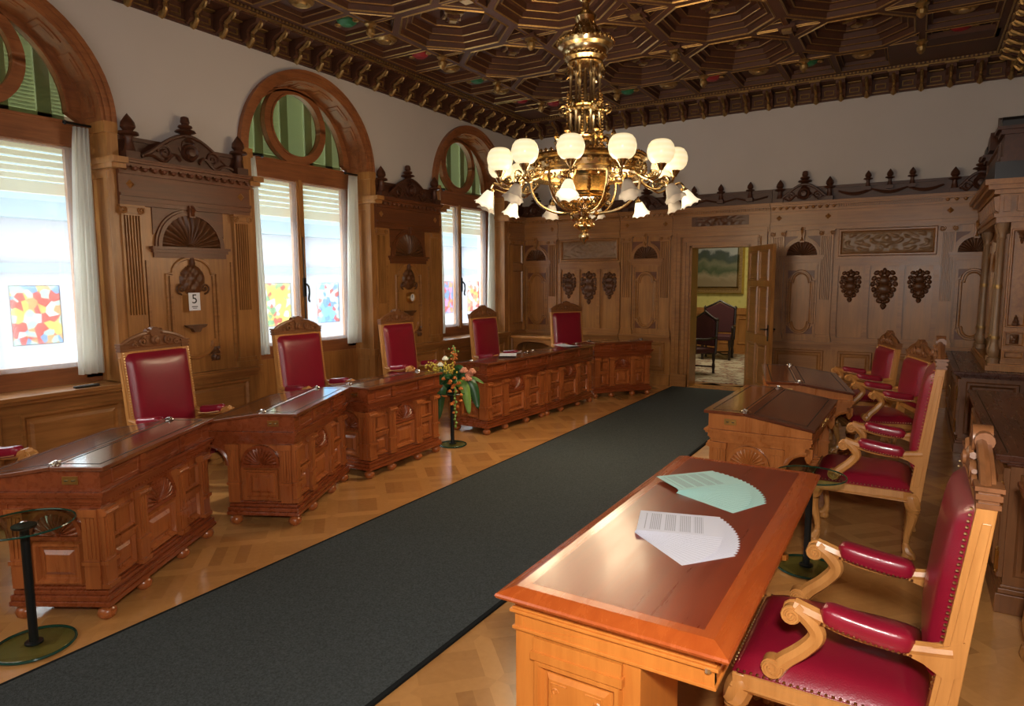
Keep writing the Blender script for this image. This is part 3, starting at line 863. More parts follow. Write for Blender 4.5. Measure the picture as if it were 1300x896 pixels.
mb = MB(); mb.grid(-.42, .42, 2.475, 2.615, FY-.046, lambda u, w: .018*max(0, math.sin(PI*u)*(.4+nz(abs(u-.5)*14, w*5, 9))), 60, 12); mb.build('carved_frieze', 'carve', entab)
for x in (-.40, 0, .42): finial(entab, x, -.085, 2.80, 1.0)
mb = MB(); mb.tube([(-.66+1.32*i/30, -.07, 2.86-.04*abs(math.sin(PI*3*i/30))) for i in range(31)], .014, 6); mb.build('swag', 'crest', entab)
# leaf, standing open into the room, hinged on the right jamb
hx, hy = DX1-.005, YB-.085; ang = math.atan2(9.47-10.185, -1.67+2.125)
mb = MB(); W = .87; T = .045
mb.box(0, -T/2, .015, W, T/2, DZ-.04)
leaf = mb.build('door_leaf', 'panel', door, smooth=False)
leaf.location = (hx-(DX0+DX1)/2, hy-YB, 0); leaf.rotation_euler = (0, 0, ang)
mb = MB()
for sy in (-1, 1):
    mb.T = Matrix.Scale(sy, 4, (0, 1, 0))
    for (z0, z1) in ((.18, .78), (.90, 1.58), (1.66, 2.08)):
        for (x0, x1) in ((.09, .41), (.46, .78)):
            mb.frame(x0, z0, x1, z1, .035, -T/2-.018, -T/2); mb.raised(x0+.05, z0+.05, x1-.05, z1-.05, .02, -T/2-.008, -T/2)
mb.T = None
q = mb.build('door_panel', 'panelh', leaf, smooth=False)
mb = MB()
for sy in (-1, 1):
    mb.box(W-.075, min(sy*T/2, sy*(T/2+.006)), .84, W-.035, max(sy*T/2, sy*(T/2+.006)), 1.06)
    mb.tube([(W-.055, sy*(T/2), 1.0), (W-.055, sy*(T/2+.05), 1.0), (W-.09, sy*(T/2+.055), 1.0), (W-.17, sy*(T/2+.055), .995)], .009, 8)
mb.build('door_handle', 'iron', leaf)

# right wall: plain panelling mostly hidden by furniture
root = empty('trim_14', (XR, 4.7, 0), RW, kind='structure'); h = 5.55
mb = MB(); mb.box(-h, -.03, .0, h, 0, 2.75); mb.build('backboard', 'panel', root, smooth=False)
mb = MB()
for i in range(9):
    a = -h+i*2*h/9; mb.frame(a+.10, .95, a+2*h/9-.10, 2.3, .05, -.055, -.03)
for dy, a, b in ((.05, .74, .80), (.09, 2.36, 2.46), (.06, 2.46, 2.62), (.14, 2.66, 2.75), (.05, 2.75, 2.95)): mb.box(-h, -dy, a, h, 0, b)
mb.build('panel_moulding', 'panelh', root, smooth=False)

# ------------------------------------------------------------------ windows
WN = ['window nearest the camera', 'middle window', 'far window']
def window(i, cy):
    root = empty('window_%d' % (i+1), (XL, cy, 0), LW, kind='structure'); zc = 3.05
    mb = MB()
    mb.ring(0, zc, .90, .975, -.045, .0, n=32); mb.ring(0, zc, .87, .905, -.03, .02, n=32)
    mb.ring(0, zc, .945, .985, -.06, .0, n=32)
    mb.build('arch_moulding', 'arch', root)
    mb = MB()
    mb.ring(0, zc, .87, .90, .0, .275, r0b=.85, n=32)
    for k in range(9):
        a0 = PI*(k+.14)/9; a1 = PI*(k+.86)/9
        mb.ring(0, zc, .855, .88, .045, .23, a0, a1, n=5, r0b=.842)
        mb.ring(0, zc, .847, .86, .075, .20, a0+.05, a1-.05, n=4, r0b=.836)
    mb.build('arch_soffit', 'arch', root)
    mb = MB()
    for s in (-1, 1):
        def bx(a, y0, z0, b, y1, z1):
            x0, x1 = sorted((s*a, s*b)); mb.box(x0, y0, z0, x1, y1, z1)
        bx(.88, -.068, 0, .974, .275, zc)
        bx(.865, -.072, .80, .89, .0, 2.58); bx(.870, .20, .80, .89, .27, 2.58)
        bx(.864, -.0735, 2.58, .89, .272, 2.64)
        bx(.845, -.215, 2.70, .975, .26, 2.75); bx(.855, -.17, 2.66, .9755, .261, 2.70)
        bx(.86, -.0765, 2.96, .9755, .262, zc+.001)
        bx(.86, -.09, .72, .975, .26, .80); bx(.87, .03, .17, .89, .2, .66)
    mb.build('jamb_panelling', 'panel', root, smooth=False)
    fy0, fy1 = .25, .31
    mb = MB(); n = 32; v = []; f = []
    for k in range(n+1):
        a = PI*k/n; c, q = math.cos(a), math.sin(a)
        pi_ = (.725*c, 3.13+.725*q); po = (.86*c, zc+.86*q)
        v += [(pi_[0], fy0, pi_[1]), (po[0], fy0, po[1]), (po[0], fy1, po[1]), (pi_[0], fy1, pi_[1])]
    for k in range(n):
        for j in range(4): f.append((k*4+j, k*4+(j+1) % 4, (k+1)*4+(j+1) % 4, (k+1)*4+j))
    mb.add(v, f)
    mb.ring(0, 3.13, .725, .745, fy0-.02, fy0, n=32)
    mb.box(-.88, fy0-.015, 2.86, .88, fy1, 3.03); mb.box(-.88, fy0-.03, 3.03, .88, fy1, 3.055); mb.box(-.88, fy0-.03, 2.84, .88, fy1, 2.87)
    for s in (-1, 1):
        x0, x1 = sorted((s*.735, s*.88)); mb.box(x0, fy0, .84, x1, fy1, 2.86)
    mb.box(-.88, fy0, .80, .88, fy1, .94)
    mb.build('window_frame', 'arch', root)
    mb = MB(); mb.ring(0, 3.475, .355, .445, fy0-.02, fy1, 0, 2*PI, n=48); mb.ring(0, 3.475, .345, .365, fy0-.035, fy0, 0, 2*PI, n=48)
    mb.build('oculus_ring', 'arch', root)
    mb = MB()
    mb.box(-.045, fy0-.025, .92, .045, fy1, 2.86); mb.box(-.022, fy0-.04, .92, .022, fy0, 2.86)
    for s in (-1, 1):
        x0, x1 = sorted((s*.045, s*.085)); mb.box(x0, fy0+.01, .94, x1, fy1-.01, 2.86)
        x0, x1 = sorted((s*.695, s*.735)); mb.box(x0, fy0+.01, .94, x1, fy1-.01, 2.86)
        x0, x1 = sorted((s*.085, s*.695)); mb.box(x0, fy0+.01, .94, x1, fy1-.01, .985); mb.box(x0, fy0+.01, 2.82, x1, fy1-.01, 2.86)
    mb.build('casement', 'panel', root, smooth=False)
    mb = MB(); mb.tube([(.0, fy0-.05, 1.2), (.0, fy0-.05, 2.2)], .007, 6); mb.box(-.018, fy0-.06, 1.5, .018, fy0-.04, 1.72)
    mb.tube(bez([(.005, fy0-.06, 1.66), (.03, fy0-.085, 1.62), (.035, fy0-.09, 1.54), (.03, fy0-.08, 1.47), (.045, fy0-.085, 1.44)], 4), .012, 7)
    mb.build('window_handle', 'iron', root)
    for s in (-1, 1):
        mb = MB(); x0, x1 = sorted((s*.085, s*.695)); mb.box(x0, .283, .985, x1, .287, 2.82); mb.build('glass_pane', 'pane', root, smooth=False)
    mb = MB(); n = 40
    mb.add([(.73*math.cos(PI*k/n), .292, 3.13+.73*math.sin(PI*k/n)) for k in range(n+1)]+[(-.73, .292, 3.05), (.73, .292, 3.05)], [tuple(range(n+3))])
    mb.build('lunette_glass', 'panegreen', root, smooth=False)
    # outside roller shutter: slats with light slits, let down to just under the transom
    mb = MB(); z = 2.44
    mb.box(-.86, .40, z, .86, .425, z+.10); z += .11
    while z < 3.0:
        mb.prism([(.40, z+.006), (.415, z), (.425, z+.050), (.41, z+.046)], -.86, .86, 'x'); z += .062
    mb.build('roller_shutter', 'blind', root, smooth=False); mb = MB(); z = 3.03
    while z < 3.95:
        mb.prism([(.400, z+.034), (.404, z+.034), (.426, z), (.422, z)], -.86, .86, 'x'); z += .0315
    mb.build('lunette_shutter', 'slatgreen', root, smooth=False)
    mb = MB()
    for x in (-.42, -.06, .30, .62): mb.box(x-.055, .375, 3.03, x+.055, .395, 3.9)
    mb.box(-.86, .375, 3.05, .86, .395, 3.12)
    mb.build('shutter_bar', 'slat', root, smooth=False)
    if i != 1:
        mb = MB()
        mb.box(-.975, -.13, .765, .975, .26, .80); mb.box(-.96, -.11, .735, .96, 0, .765); mb.build('window_sill', 'panelh', root, smooth=False, bevel=.004)
        mb = MB(); mb.box(-.90, -.07, 0, .90, .48, .735)
        mb.box(-.975, -.09, 0, .975, 0, .14)
        for x0, x1 in ((-.90, -.02), (.02, .90)):
            mb.frame(x0+.04, .20, x1-.04, .66, .05, -.09, -.07); mb.raised(x0+.11, .27, x1-.11, .59, .025, -.082, -.07)
        mb.build('apron_panel', 'panelh', root, smooth=False)
    else:
        mb = MB(); mb.box(-.88, .24, 0, .88, .48, .80); mb.box(-.88, .225, .0, .88, .24, .12); mb.build('apron_panel', 'panel', root, smooth=False)
    mb = MB()
    for s in (-1, 1):
        yr = .13 if s > 0 else .035; mb.tube([(s*.66, yr, 3.02), (s*.88, yr, 3.02)], .011, 6); mb.lathe([(.001, -.02), (.018, -.01), (.018, .01), (.001, .02)], (s*.655, yr, 3.02), 8)
    mb.build('curtain_rod', 'iron', root)
    return root
for i, cy in enumerate(WIN): window(i, cy)

def folds(mb, xa0, xa1, xb0, xb1, z0, z1, y, amp, nf, nx=60, nzv=14, seed=0):
    # hanging cloth from (xa0..xa1 at top) to (xb0..xb1 at the hem)
    v = []; f = []
    for j in range(nzv+1):
        w = j/nzv; e = w**.7
        for i in range(nx+1):
            u = i/nx
            x = (xa0+(xa1-xa0)*u)*(1-e)+(xb0+(xb1-xb0)*u)*e
            yy = y+amp*(.6+.4*w)*math.sin(2*PI*nf*u+seed+.6*math.sin(3*w))+.25*amp*math.sin(2*PI*nf*2.3*u+seed)
            v.append((x, yy, z1+(z0-z1)*w))
    for j in range(nzv):
        for i in range(nx): f.append((j*(nx+1)+i, j*(nx+1)+i+1, (j+1)*(nx+1)+i+1, (j+1)*(nx+1)+i))
    mb.add(v, f)
for i, cy in enumerate(WIN):
    for s in (-1, 1):
        if i == 0 and s < 0: continue
        mb = MB()
        wd = (.13, .22) if s > 0 else (.10, .17)
        folds(mb, s*.85, s*(.85-wd[0]), s*.84, s*(.84-wd[1]), .885, 3.0, .13 if s > 0 else .035, .022, 4, seed=i*2+s)
        o = mb.build('curtain', 'curtain', angle=80, recalc=False); o.location = (XL, cy, 0); o.rotation_euler = (0, 0, LW)
        tag(o, 'long white curtain gathered at the %s side of the %s' % ('right' if s > 0 else 'left', WN[i]), 'curtain', 'white window curtains')
        so = o.modifiers.new('thick', 'SOLIDIFY'); so.thickness = .003
    for s in (-1, 1):
        if i == 0 and s < 0: continue
        mb = MB()
        x0, x1 = sorted((s*.055, s*.74)); folds(mb, x0, x1, x0, x1, .95, 2.83, .215, .0022, 13, nx=160, nzv=3, seed=s)
        o = mb.build('net_curtain', 'sheer', angle=80, recalc=False); o.location = (XL, cy, 0); o.rotation_euler = (0, 0, LW)
        tag(o, 'sheer white net stretched over the %s casement of the %s' % ('right' if s > 0 else 'left', WN[i]), 'curtain', 'sheer net curtains')
for (i, s, x0, x1, m, d) in ((0, 1, .20, .57, 'st0', 'orange and yellow'), (1, -1, -.54, -.16, 'st1', 'red and gold'), (1, 1, .24, .60, 'st2', 'pale blue and red'), (2, -1, -.50, -.16, 'st3', 'violet and red'), (2, 1, .24, .58, 'st4', 'scarlet and yellow')):
    mb = MB(); mb.box(x0, .262, 1.17, x1, .268, 1.66)
    o = empty('stained_glass_panel', (XL, WIN[i], 0), LW, '%s stained-glass panel hung in the %s casement of the %s' % (d, 'right' if s > 0 else 'left', WN[i]), 'stained glass', 'heraldic glass panels in the windows')
    mb.build('glass_field', m, o, smooth=False)
    mb = MB(); mb.frame(x0-.006, 1.164, x1+.006, 1.666, .008, .258, .270); mb.build('lead_border', 'greyink', o, smooth=False)

# ------------------------------------------------------------------ the room beyond the door
mb = MB(); mb.box(-6.0, YB+.3, -.04, -.8, 15.5, 0); tag(mb.build('floor', 'panel', smooth=False), kind='structure')
mb = MB(); mb.box(-6.0, 15.5, 0, -.8, 15.7, 3.4); tag(mb.build('wall_far', 'damask', smooth=False), kind='structure')
mb = MB(); mb.box(-6.2, YB+.3, 0, -6.0, 15.7, 3.4); tag(mb.build('wall_far_left', 'damask', smooth=False), kind='structure')
mb = MB(); mb.box(-.8, YB+.3, 0, -.6, 15.7, 3.4); tag(mb.build('wall_far_right', 'damask', smooth=False), kind='structure')
mb = MB(); mb.box(-6.2, YB+.3, 3.4, -.6, 15.7, 3.5); tag(mb.build('ceiling', 'plaster', smooth=False), kind='structure')
root = empty('trim_15', (-3.5, 15.5, 0), 0, kind='structure')
mb = MB(); mb.box(-2.5, -.05, 0, .45, 0, .92); mb.box(-2.5, -.08, .88, .45, 0, .95); mb.box(-2.5, -.03, .95, .45, 0, 1.02); mb.box(-2.5, -.07, 0, .45, 0, .12)
for k in range(7): mb.frame(-2.4+k*.41, .2, -2.05+k*.41, .8, .04, -.07, -.05)
mb.build('dado', 'panel', root, smooth=False)
mb = MB(); mb.box(.45, -.10, 0, .56, 0, 2.6); mb.box(.56, -.06, 0, .70, 0, 2.6); mb.box(.70, -.03, 0, 1.6, 0, 2.5); mb.box(.45, -.12, 2.5, 1.7, 0, 2.7); mb.build('door_casing', 'panel', root, smooth=False)
mb = MB(); mb.box(-5.6, YB+.55, 0, -1.3, 15.1, .012); tag(mb.build('rug', 'rug', smooth=False), 'brown and beige patterned rug on the floor beyond the doorway', 'rug')
pic = empty('painting', (-4.35, 15.5, 0), 0, 'gold-framed landscape painting on the yellow wall beyond the doorway', 'painting')
mb = MB(); mb.box(-.95, -.03, 1.50, .86, -.02, 2.75); mb.build('canvas', 'landscape', pic, smooth=False)
mb = MB(); mb.frame(-1.12, 1.33, 1.02, 2.92, .17, -.10, 0)
for k in range(30):
    mb.lathe([(.001, -.02), (.02, 0), (.001, .02)], (-.95+k*.063, -.09, 1.42), 6, cap=False)
for k in range(22): mb.lathe([(.001, -.02), (.02, 0), (.001, .02)], (.94, -.09, 1.5+k*.063), 6, cap=False)
mb.build('picture_frame', 'gold', pic)
def room_chair(loc, rz, label):
    t = empty('dark_armchair', loc, rz, label, 'chair', 'dark armchairs in the next room')
    mb = MB(); mb.box(-.29, -.28, .42, .29, .27, .52); mb.build('seat', 'roomchair', t, bevel=.02)
    mb = MB(); mb.prism([(-.27, .55), (.27, .55), (.29, 1.05), (.13, 1.12), (0, 1.19), (-.13, 1.12), (-.29, 1.05)], .24, .31, 'y'); mb.build('backrest', 'roomchair', t, bevel=.015)
    mb = MB()
    mb.tube([(-.29, .28, .4), (-.31, .29, 1.06)], .028, 8); mb.tube([(.29, .28, .4), (.31, .29, 1.06)], .028, 8)
    mb.tube([(x, .275, z) for x, z in ((-.31, 1.06), (-.14, 1.14), (0, 1.22), (.14, 1.14), (.31, 1.06))], .024, 6)
    for s in (-1, 1): mb.lathe([(.03, 0), (.035, .03), (.001, .07)], (s*.31, .29, 1.05), 8)
    mb.build('back_frame', 'roomwood', t)
    for s in (-1, 1):
        mb = MB(); mb.tube(bez([(s*.31, .27, .72), (s*.32, .0, .70), (s*.32, -.24, .71), (s*.32, -.29, .66)], 5), .026, 7); mb.tube([(s*.31, -.24, .45), (s*.32, -.25, .70)], .024, 7); mb.build('arm', 'roomwood', t)
    for sx in (-1, 1):
        for sy in (-.24, .26):
            mb = MB(); mb.lathe([(.03, 0), (.022, .06), (.035, .14), (.02, .22), (.034, .30), (.034, .44)], (sx*.27, sy, 0.012), 8); mb.build('leg', 'roomwood', t)
    mb = MB()
    for s in (-1, 1): mb.tube(bez([(s*.27, -.24, .14), (s*.12, -.1, .12), (s*.0, .02, .15), (-s*.27, .26, .14)], 5), .016, 6)
    mb.build('stretcher', 'roomwood', t)
    return t
room_chair((-3.52, 14.05, 0), .12, 'dark maroon armchair with a pointed back, nearest the framed painting')
room_chair((-3.36, 11.75, .0015), -.55, 'dark maroon chair cut off by the left door jamb, turned away').scale = (.92, .92, .9)
# ------------------------------------------------------------------ writing desks
def make_desk(loc, rz, label, w=1.12, mats=('desk', 'deskh', 'desktop')):
    A, B, T_ = mats[:3]; T2 = mats[3] if len(mats) > 3 else T_
    t = empty('writing_desk', loc, rz, label, 'desk', 'council writing desks')
    h = w/2; y0, y1 = .035, .50     # pedestal footprint (front at y0)
    # plinth
    mb = MB()
    for z0, z1, d in ((.075, .100, .035), (.100, .128, .028), (.128, .15, .012), (.15, .165, .0)):
        mb.box(-h+.035-d, y0-d, z0, h-.035+d, y1+d*.5, z1)
    mb.build('plinth', B, t, smooth=False, bevel=.004)
    # carcass
    mb = MB(); hx = h-.055
    mb.box(-hx, y0+.02, .16, hx, y0+.06, .60)
    for s in (-1, 1):
        a, b = sorted((s*hx, s*(hx-.12))); mb.box(a, y0+.02, .16, b, y1, .60)
    mb.box(-hx, .09, .57, hx, .64, .66)
    mb.build('carcass', A, t, smooth=False)
    # pilasters: four in front, one more at the rear of each side
    pw = .08; xs = [-h+.07, -h*.36, h*.36, h-.07]
    for x in xs:
        mb = MB()
        d = y0-.014
        mb.box(x-pw/2, d, .16, x+pw/2, y0+.05, .56)
        for k in (-1, 0, 1): mb.box(x+k*.02-.006, d-.006, .32, x+k*.02+.006, d, .53)
        mb.box(x-pw/2-.008, d-.012, .285, x+pw/2+.008, y0+.05, .305)
        mb.box(x-pw/2-.006, d-.010, .16, x+pw/2+.006, y0+.05, .185)
        mb.box(x-pw/2-.008, d-.016, .535, x+pw/2+.008, y0+.05, .575)
        mb.tube([(x-pw/2-.012, d-.012, .552), (x+pw/2+.012, d-.012, .552)], .013, 7)
        mb.build('pilaster', A, t, smooth=True)
    for s in (-1, 1):
        for yc in (y0+.055, y1-.035):
            mb = MB(); a = s*(h-.055); xo = s*(h-.020)
            x0, x1 = sorted((a, xo)); mb.box(x0, yc-pw/2, .16, x1, yc+pw/2, .56)
            for k in (-1, 0, 1):
                q0, q1 = sorted((xo, xo+s*.005)); mb.box(q0, yc+k*.02-.006, .32, q1, yc+k*.02+.006, .53)
            x0, x1 = sorted((a, xo+s*.010)); mb.box(x0, yc-pw/2-.006, .285, x1, yc+pw/2+.006, .305); mb.box(x0, yc-pw/2-.006, .535, x1, yc+pw/2+.006, .575)
            mb.build('pilaster', A, t, smooth=False)
    # fronts: shell over a raised panel in the middle, narrow panels at the sides
    def T(side):
        if side == 0: return Matrix.Translation((0, y0+.02, 0))
        if side > 0: return Matrix.Translation((hx, 0, 0)) @ Matrix.Rotation(PI/2, 4, 'Z')
        return Matrix.Translation((-hx, 0, 0)) @ Matrix.Rotation(-PI/2, 4, 'Z')
    def arched(side, xc, r, px0, px1, zc=.425):
        mb = MB(); mb.T = T(side); mb.shell(xc, zc, r, -.004, .0, 13, n=104, m=6); mb.build('carved_shell', B, t, angle=60)
        mb = MB(); mb.T = T(side); mb.ring(xc, zc, r, r+.022, -.022, 0, n=18); mb.box(xc-r-.022, -.016, zc-.02, xc+r+.022, 0, zc)
        mb.build('shell_arch', B, t)
        mb = MB(); mb.T = T(side); mb.frame(px0, .175, px1, zc-.03, .03, -.022, 0); mb.raised(px0+.045, .22, px1-.045, zc-.075, .02, -.014, 0); mb.build('raised_panel', A, t, smooth=False)
    arched(0, 0, (xs[2]-xs[1])/2-.062, xs[1]+.05, xs[2]-.05)
    yc = (y0+y1)/2+.01
    arched(1, yc, .118, yc-.125, yc+.125); arched(-1, -yc, .118, -yc-.125, -yc+.125)
    for s in (-1, 1):
        a, b = sorted((xs[0 if s < 0 else 3]-s*.045, xs[1 if s < 0 else 2]+s*.045))
        mb = MB(); mb.T = T(0); mb.frame(a, .175, b, .355, .025, -.018, 0); mb.raised(a+.04, .215, b-.04, .315, .015, -.012, 0)
        mb.box(a, -.028, .37, b, 0, .385); mb.frame(a, .39, b, .53, .02, -.018, 0)
        mb.box(a, -.02, .345, b, 0, .37)
        mb.build('raised_panel', A, t, smooth=False)
    # cornice under the box
    mb = MB()
    for z0, z1, d in ((.575, .598, -.03), (.598, .612, -.02), (.612, .640, -.010), (.640, .655, .004), (.655, .668, .012)):
        mb.box(-h-d, -d, z0, h+d, .68+min(d, 0), z1)
    n = int(w/.03)
    for k in range(n):
        x = -h+.04+(w-.08)*(k+.5)/n; mb.box(x-.008, .010, .60, x+.008, .03, .615)
    mb.build('cornice', B, t, smooth=False)
    # box with sloping lid
    mb = MB()
    mb.prism([(.012, .668), (.012, .775), (.245, .775), (.675, .712), (.675, .668)], -h+.012, h-.012, 'x')
    for x in (xs[1], xs[2]): mb.box(x-.022, 0.0, .672, x+.022, .02, .77)
    for k, (a, b) in enumerate(((xs[0], xs[1]), (xs[1], xs[2]), (xs[2], xs[3]))):
        mb.frame(a+.03, .682, b-.03, .762, .014, .006, .0125)
    mb.build('desk_box', B, t, smooth=False, bevel=.002)
    mb = MB(); mb.box(-h-.005, -.018, .775, h+.005, .25, .797); mb.build('fixed_top', T2, t, smooth=False, bevel=.004)
    mb = MB(); mb.frame(-h+.05, 0, h-.05, .001, 0, 0, 0) if False else None
    for (a, b, c, d) in ((-h+.05, .03, h-.05, .036), (-h+.05, .225, h-.05, .231), (-h+.05, .03, -h+.056, .231), (h-.056, .03, h-.05, .231)): mb.box(a, b, .797, c, d, .7985)
    mb.build('inlay_line', 'dark', t, smooth=False)
    sl = (.728-.797)/(.69-.252)
    mb = MB(); mb.prism([(.252, .777), (.252, .797), (.69, .728), (.69, .710)], -h-.002, h+.002, 'x')
    lid = mb.build('sloping_lid', T_, t, smooth=False, bevel=.003)
    mb = MB()
    def onl(y): return .797+sl*(y-.252)
    for (a, b, c, d) in ((-h+.07, .30, h-.07, .306), (-h+.07, .63, h-.07, .636)): mb.prism([(b, onl(b)-.001), (b, onl(b)+.001), (d, onl(d)+.001), (d, onl(d)-.001)], a, c, 'x')
    for x in (-h+.07, h-.076): mb.prism([(.30, onl(.30)-.001), (.30, onl(.30)+.001), (.636, onl(.636)+.001), (.636, onl(.636)-.001)], x, x+.006, 'x')
    mb.build('lid_inlay', 'dark', lid, smooth=False)
    # kneehole brackets under the overhang
    for s in (-1, 1):
        mb = MB(); a, b = sorted((s*(h-.06), s*(h-.025)))
        n = 10; pts = [(.50, .60), (.50, .42)]+[(.52+.135*(1-math.cos(PI/2*k/n)), .42+.135*math.sin(PI/2*k/n)) for k in range(n+1)]+[(.665, .555), (.665, .60)]
        mb.prism(pts, a, b, 'x')
        pth = [((a+b)/2+s*.012, .50+.145*(1-math.cos(PI/2*k/n)), .42+.14*math.sin(PI/2*k/n)) for k in range(n+1)]
        mb.tube(pth, .014, 6); mb.box(a, .635, .53, b, .68, .60); mb.lathe([(.02, .03), (.026, 0), (.01, -.03)], ((a+b)/2, .655, .53), 8)
        mb.build('arched_bracket', B, t)
    # brass socket plates on both ends and a steel lid stay
    for s in (-1, 1):
        mb = MB(); a, b = sorted((s*(h-.014), s*(h-.008))); mb.box(a, .12, .705, b, .20, .745)
        mb.m = 1
        for y in (.142, .178): mb.lathe([(.010, -.002), (.010, .002)], (s*(h-.007), y, .725), 8)
        mb.m = 0
        mb.build('socket_plate', ['brass', 'black'], t, smooth=False)
    for s in (-1, 1):
        mb = MB(); x = s*(h-.045); mb.box(x-.024, .240, .796, x+.024, .262, .801); mb.tube([(x-.034, .25, .805), (x+.034, .25, .805)], .0045, 6)
        mb.tube(bez([(x, .225, .80), (x-.013, .24, .812), (x+.013, .26, .812), (x, .285, .797)], 4), .004, 6); mb.lathe([(.008, -.01), (.010, 0), (.008, .008)], (x, .25, .808), 8)
        mb.build('lid_hinge', 'steel', t)
    mb = MB(); mb.box(-.03, .675, .675, .03, .688, .715); mb.tube([(0, .69, .69), (0, .70, .69)], .01, 8); mb.build('lock', 'brass', t)
    # bun feet
    for x, y in [(x, y0+.012) for x in (-h+.045, xs[1], xs[2], h-.045)]+[(s*(h-.045), y1-.03) for s in (-1, 1)]:
        mb = MB(); mb.lathe([(.022, 0), (.040, .014), (.046, .034), (.038, .054), (.022, .064), (.034, .078)], (x, y, 0), 14); mb.build('bun_foot', A, t)
    return t
def edge_desk(p, q, label, w=None, mats=('desk', 'deskh', 'desktop')):
    # p, q: the two ends of the front edge, left and right as one faces the front
    d = Vector(q)-Vector(p); m = (Vector(q)+Vector(p))/2; rz = math.atan2(d.y, d.x)
    n = Vector((-math.sin(rz), math.cos(rz)))*.018
    return make_desk((m.x+n.x, m.y+n.y, 0), rz, label, w or d.length-.01, mats)
edge_desk((-3.34, 1.64), (-3.91, 2.63), 'carved red-brown desk nearest the camera on the window side, shiny sloping top')
edge_desk((-3.54, 3.00), (-4.04, 3.99), 'carved desk turned at an angle behind the nearest one, white window glare on its top')
edge_desk((-3.87, 4.04), (-3.92, 5.12), 'carved desk standing just before the flower stand')
edge_desk((-3.89, 5.88), (-3.815, 7.09), 'carved desk just beyond the flower stand, papers on its top')
edge_desk((-3.812, 7.11), (-3.735, 8.32), 'carved desk abutting the far end of the desk with the papers')
edge_desk((-3.83, 8.50), (-3.24, 9.27), 'farthest carved desk, angled beside the doorway')
edge_desk((-1.20, 5.80), (-1.215, 4.53), 'light brown carved desk right of the carpet, behind the big table', mats=('deskr', 'deskr', 'desklid', 'desktop'))
edge_desk((-1.36, 7.30), (-1.085, 6.03), 'carved desk right of the carpet nearest the open door leaf', mats=('deskr', 'deskr', 'desklid', 'desktop'))

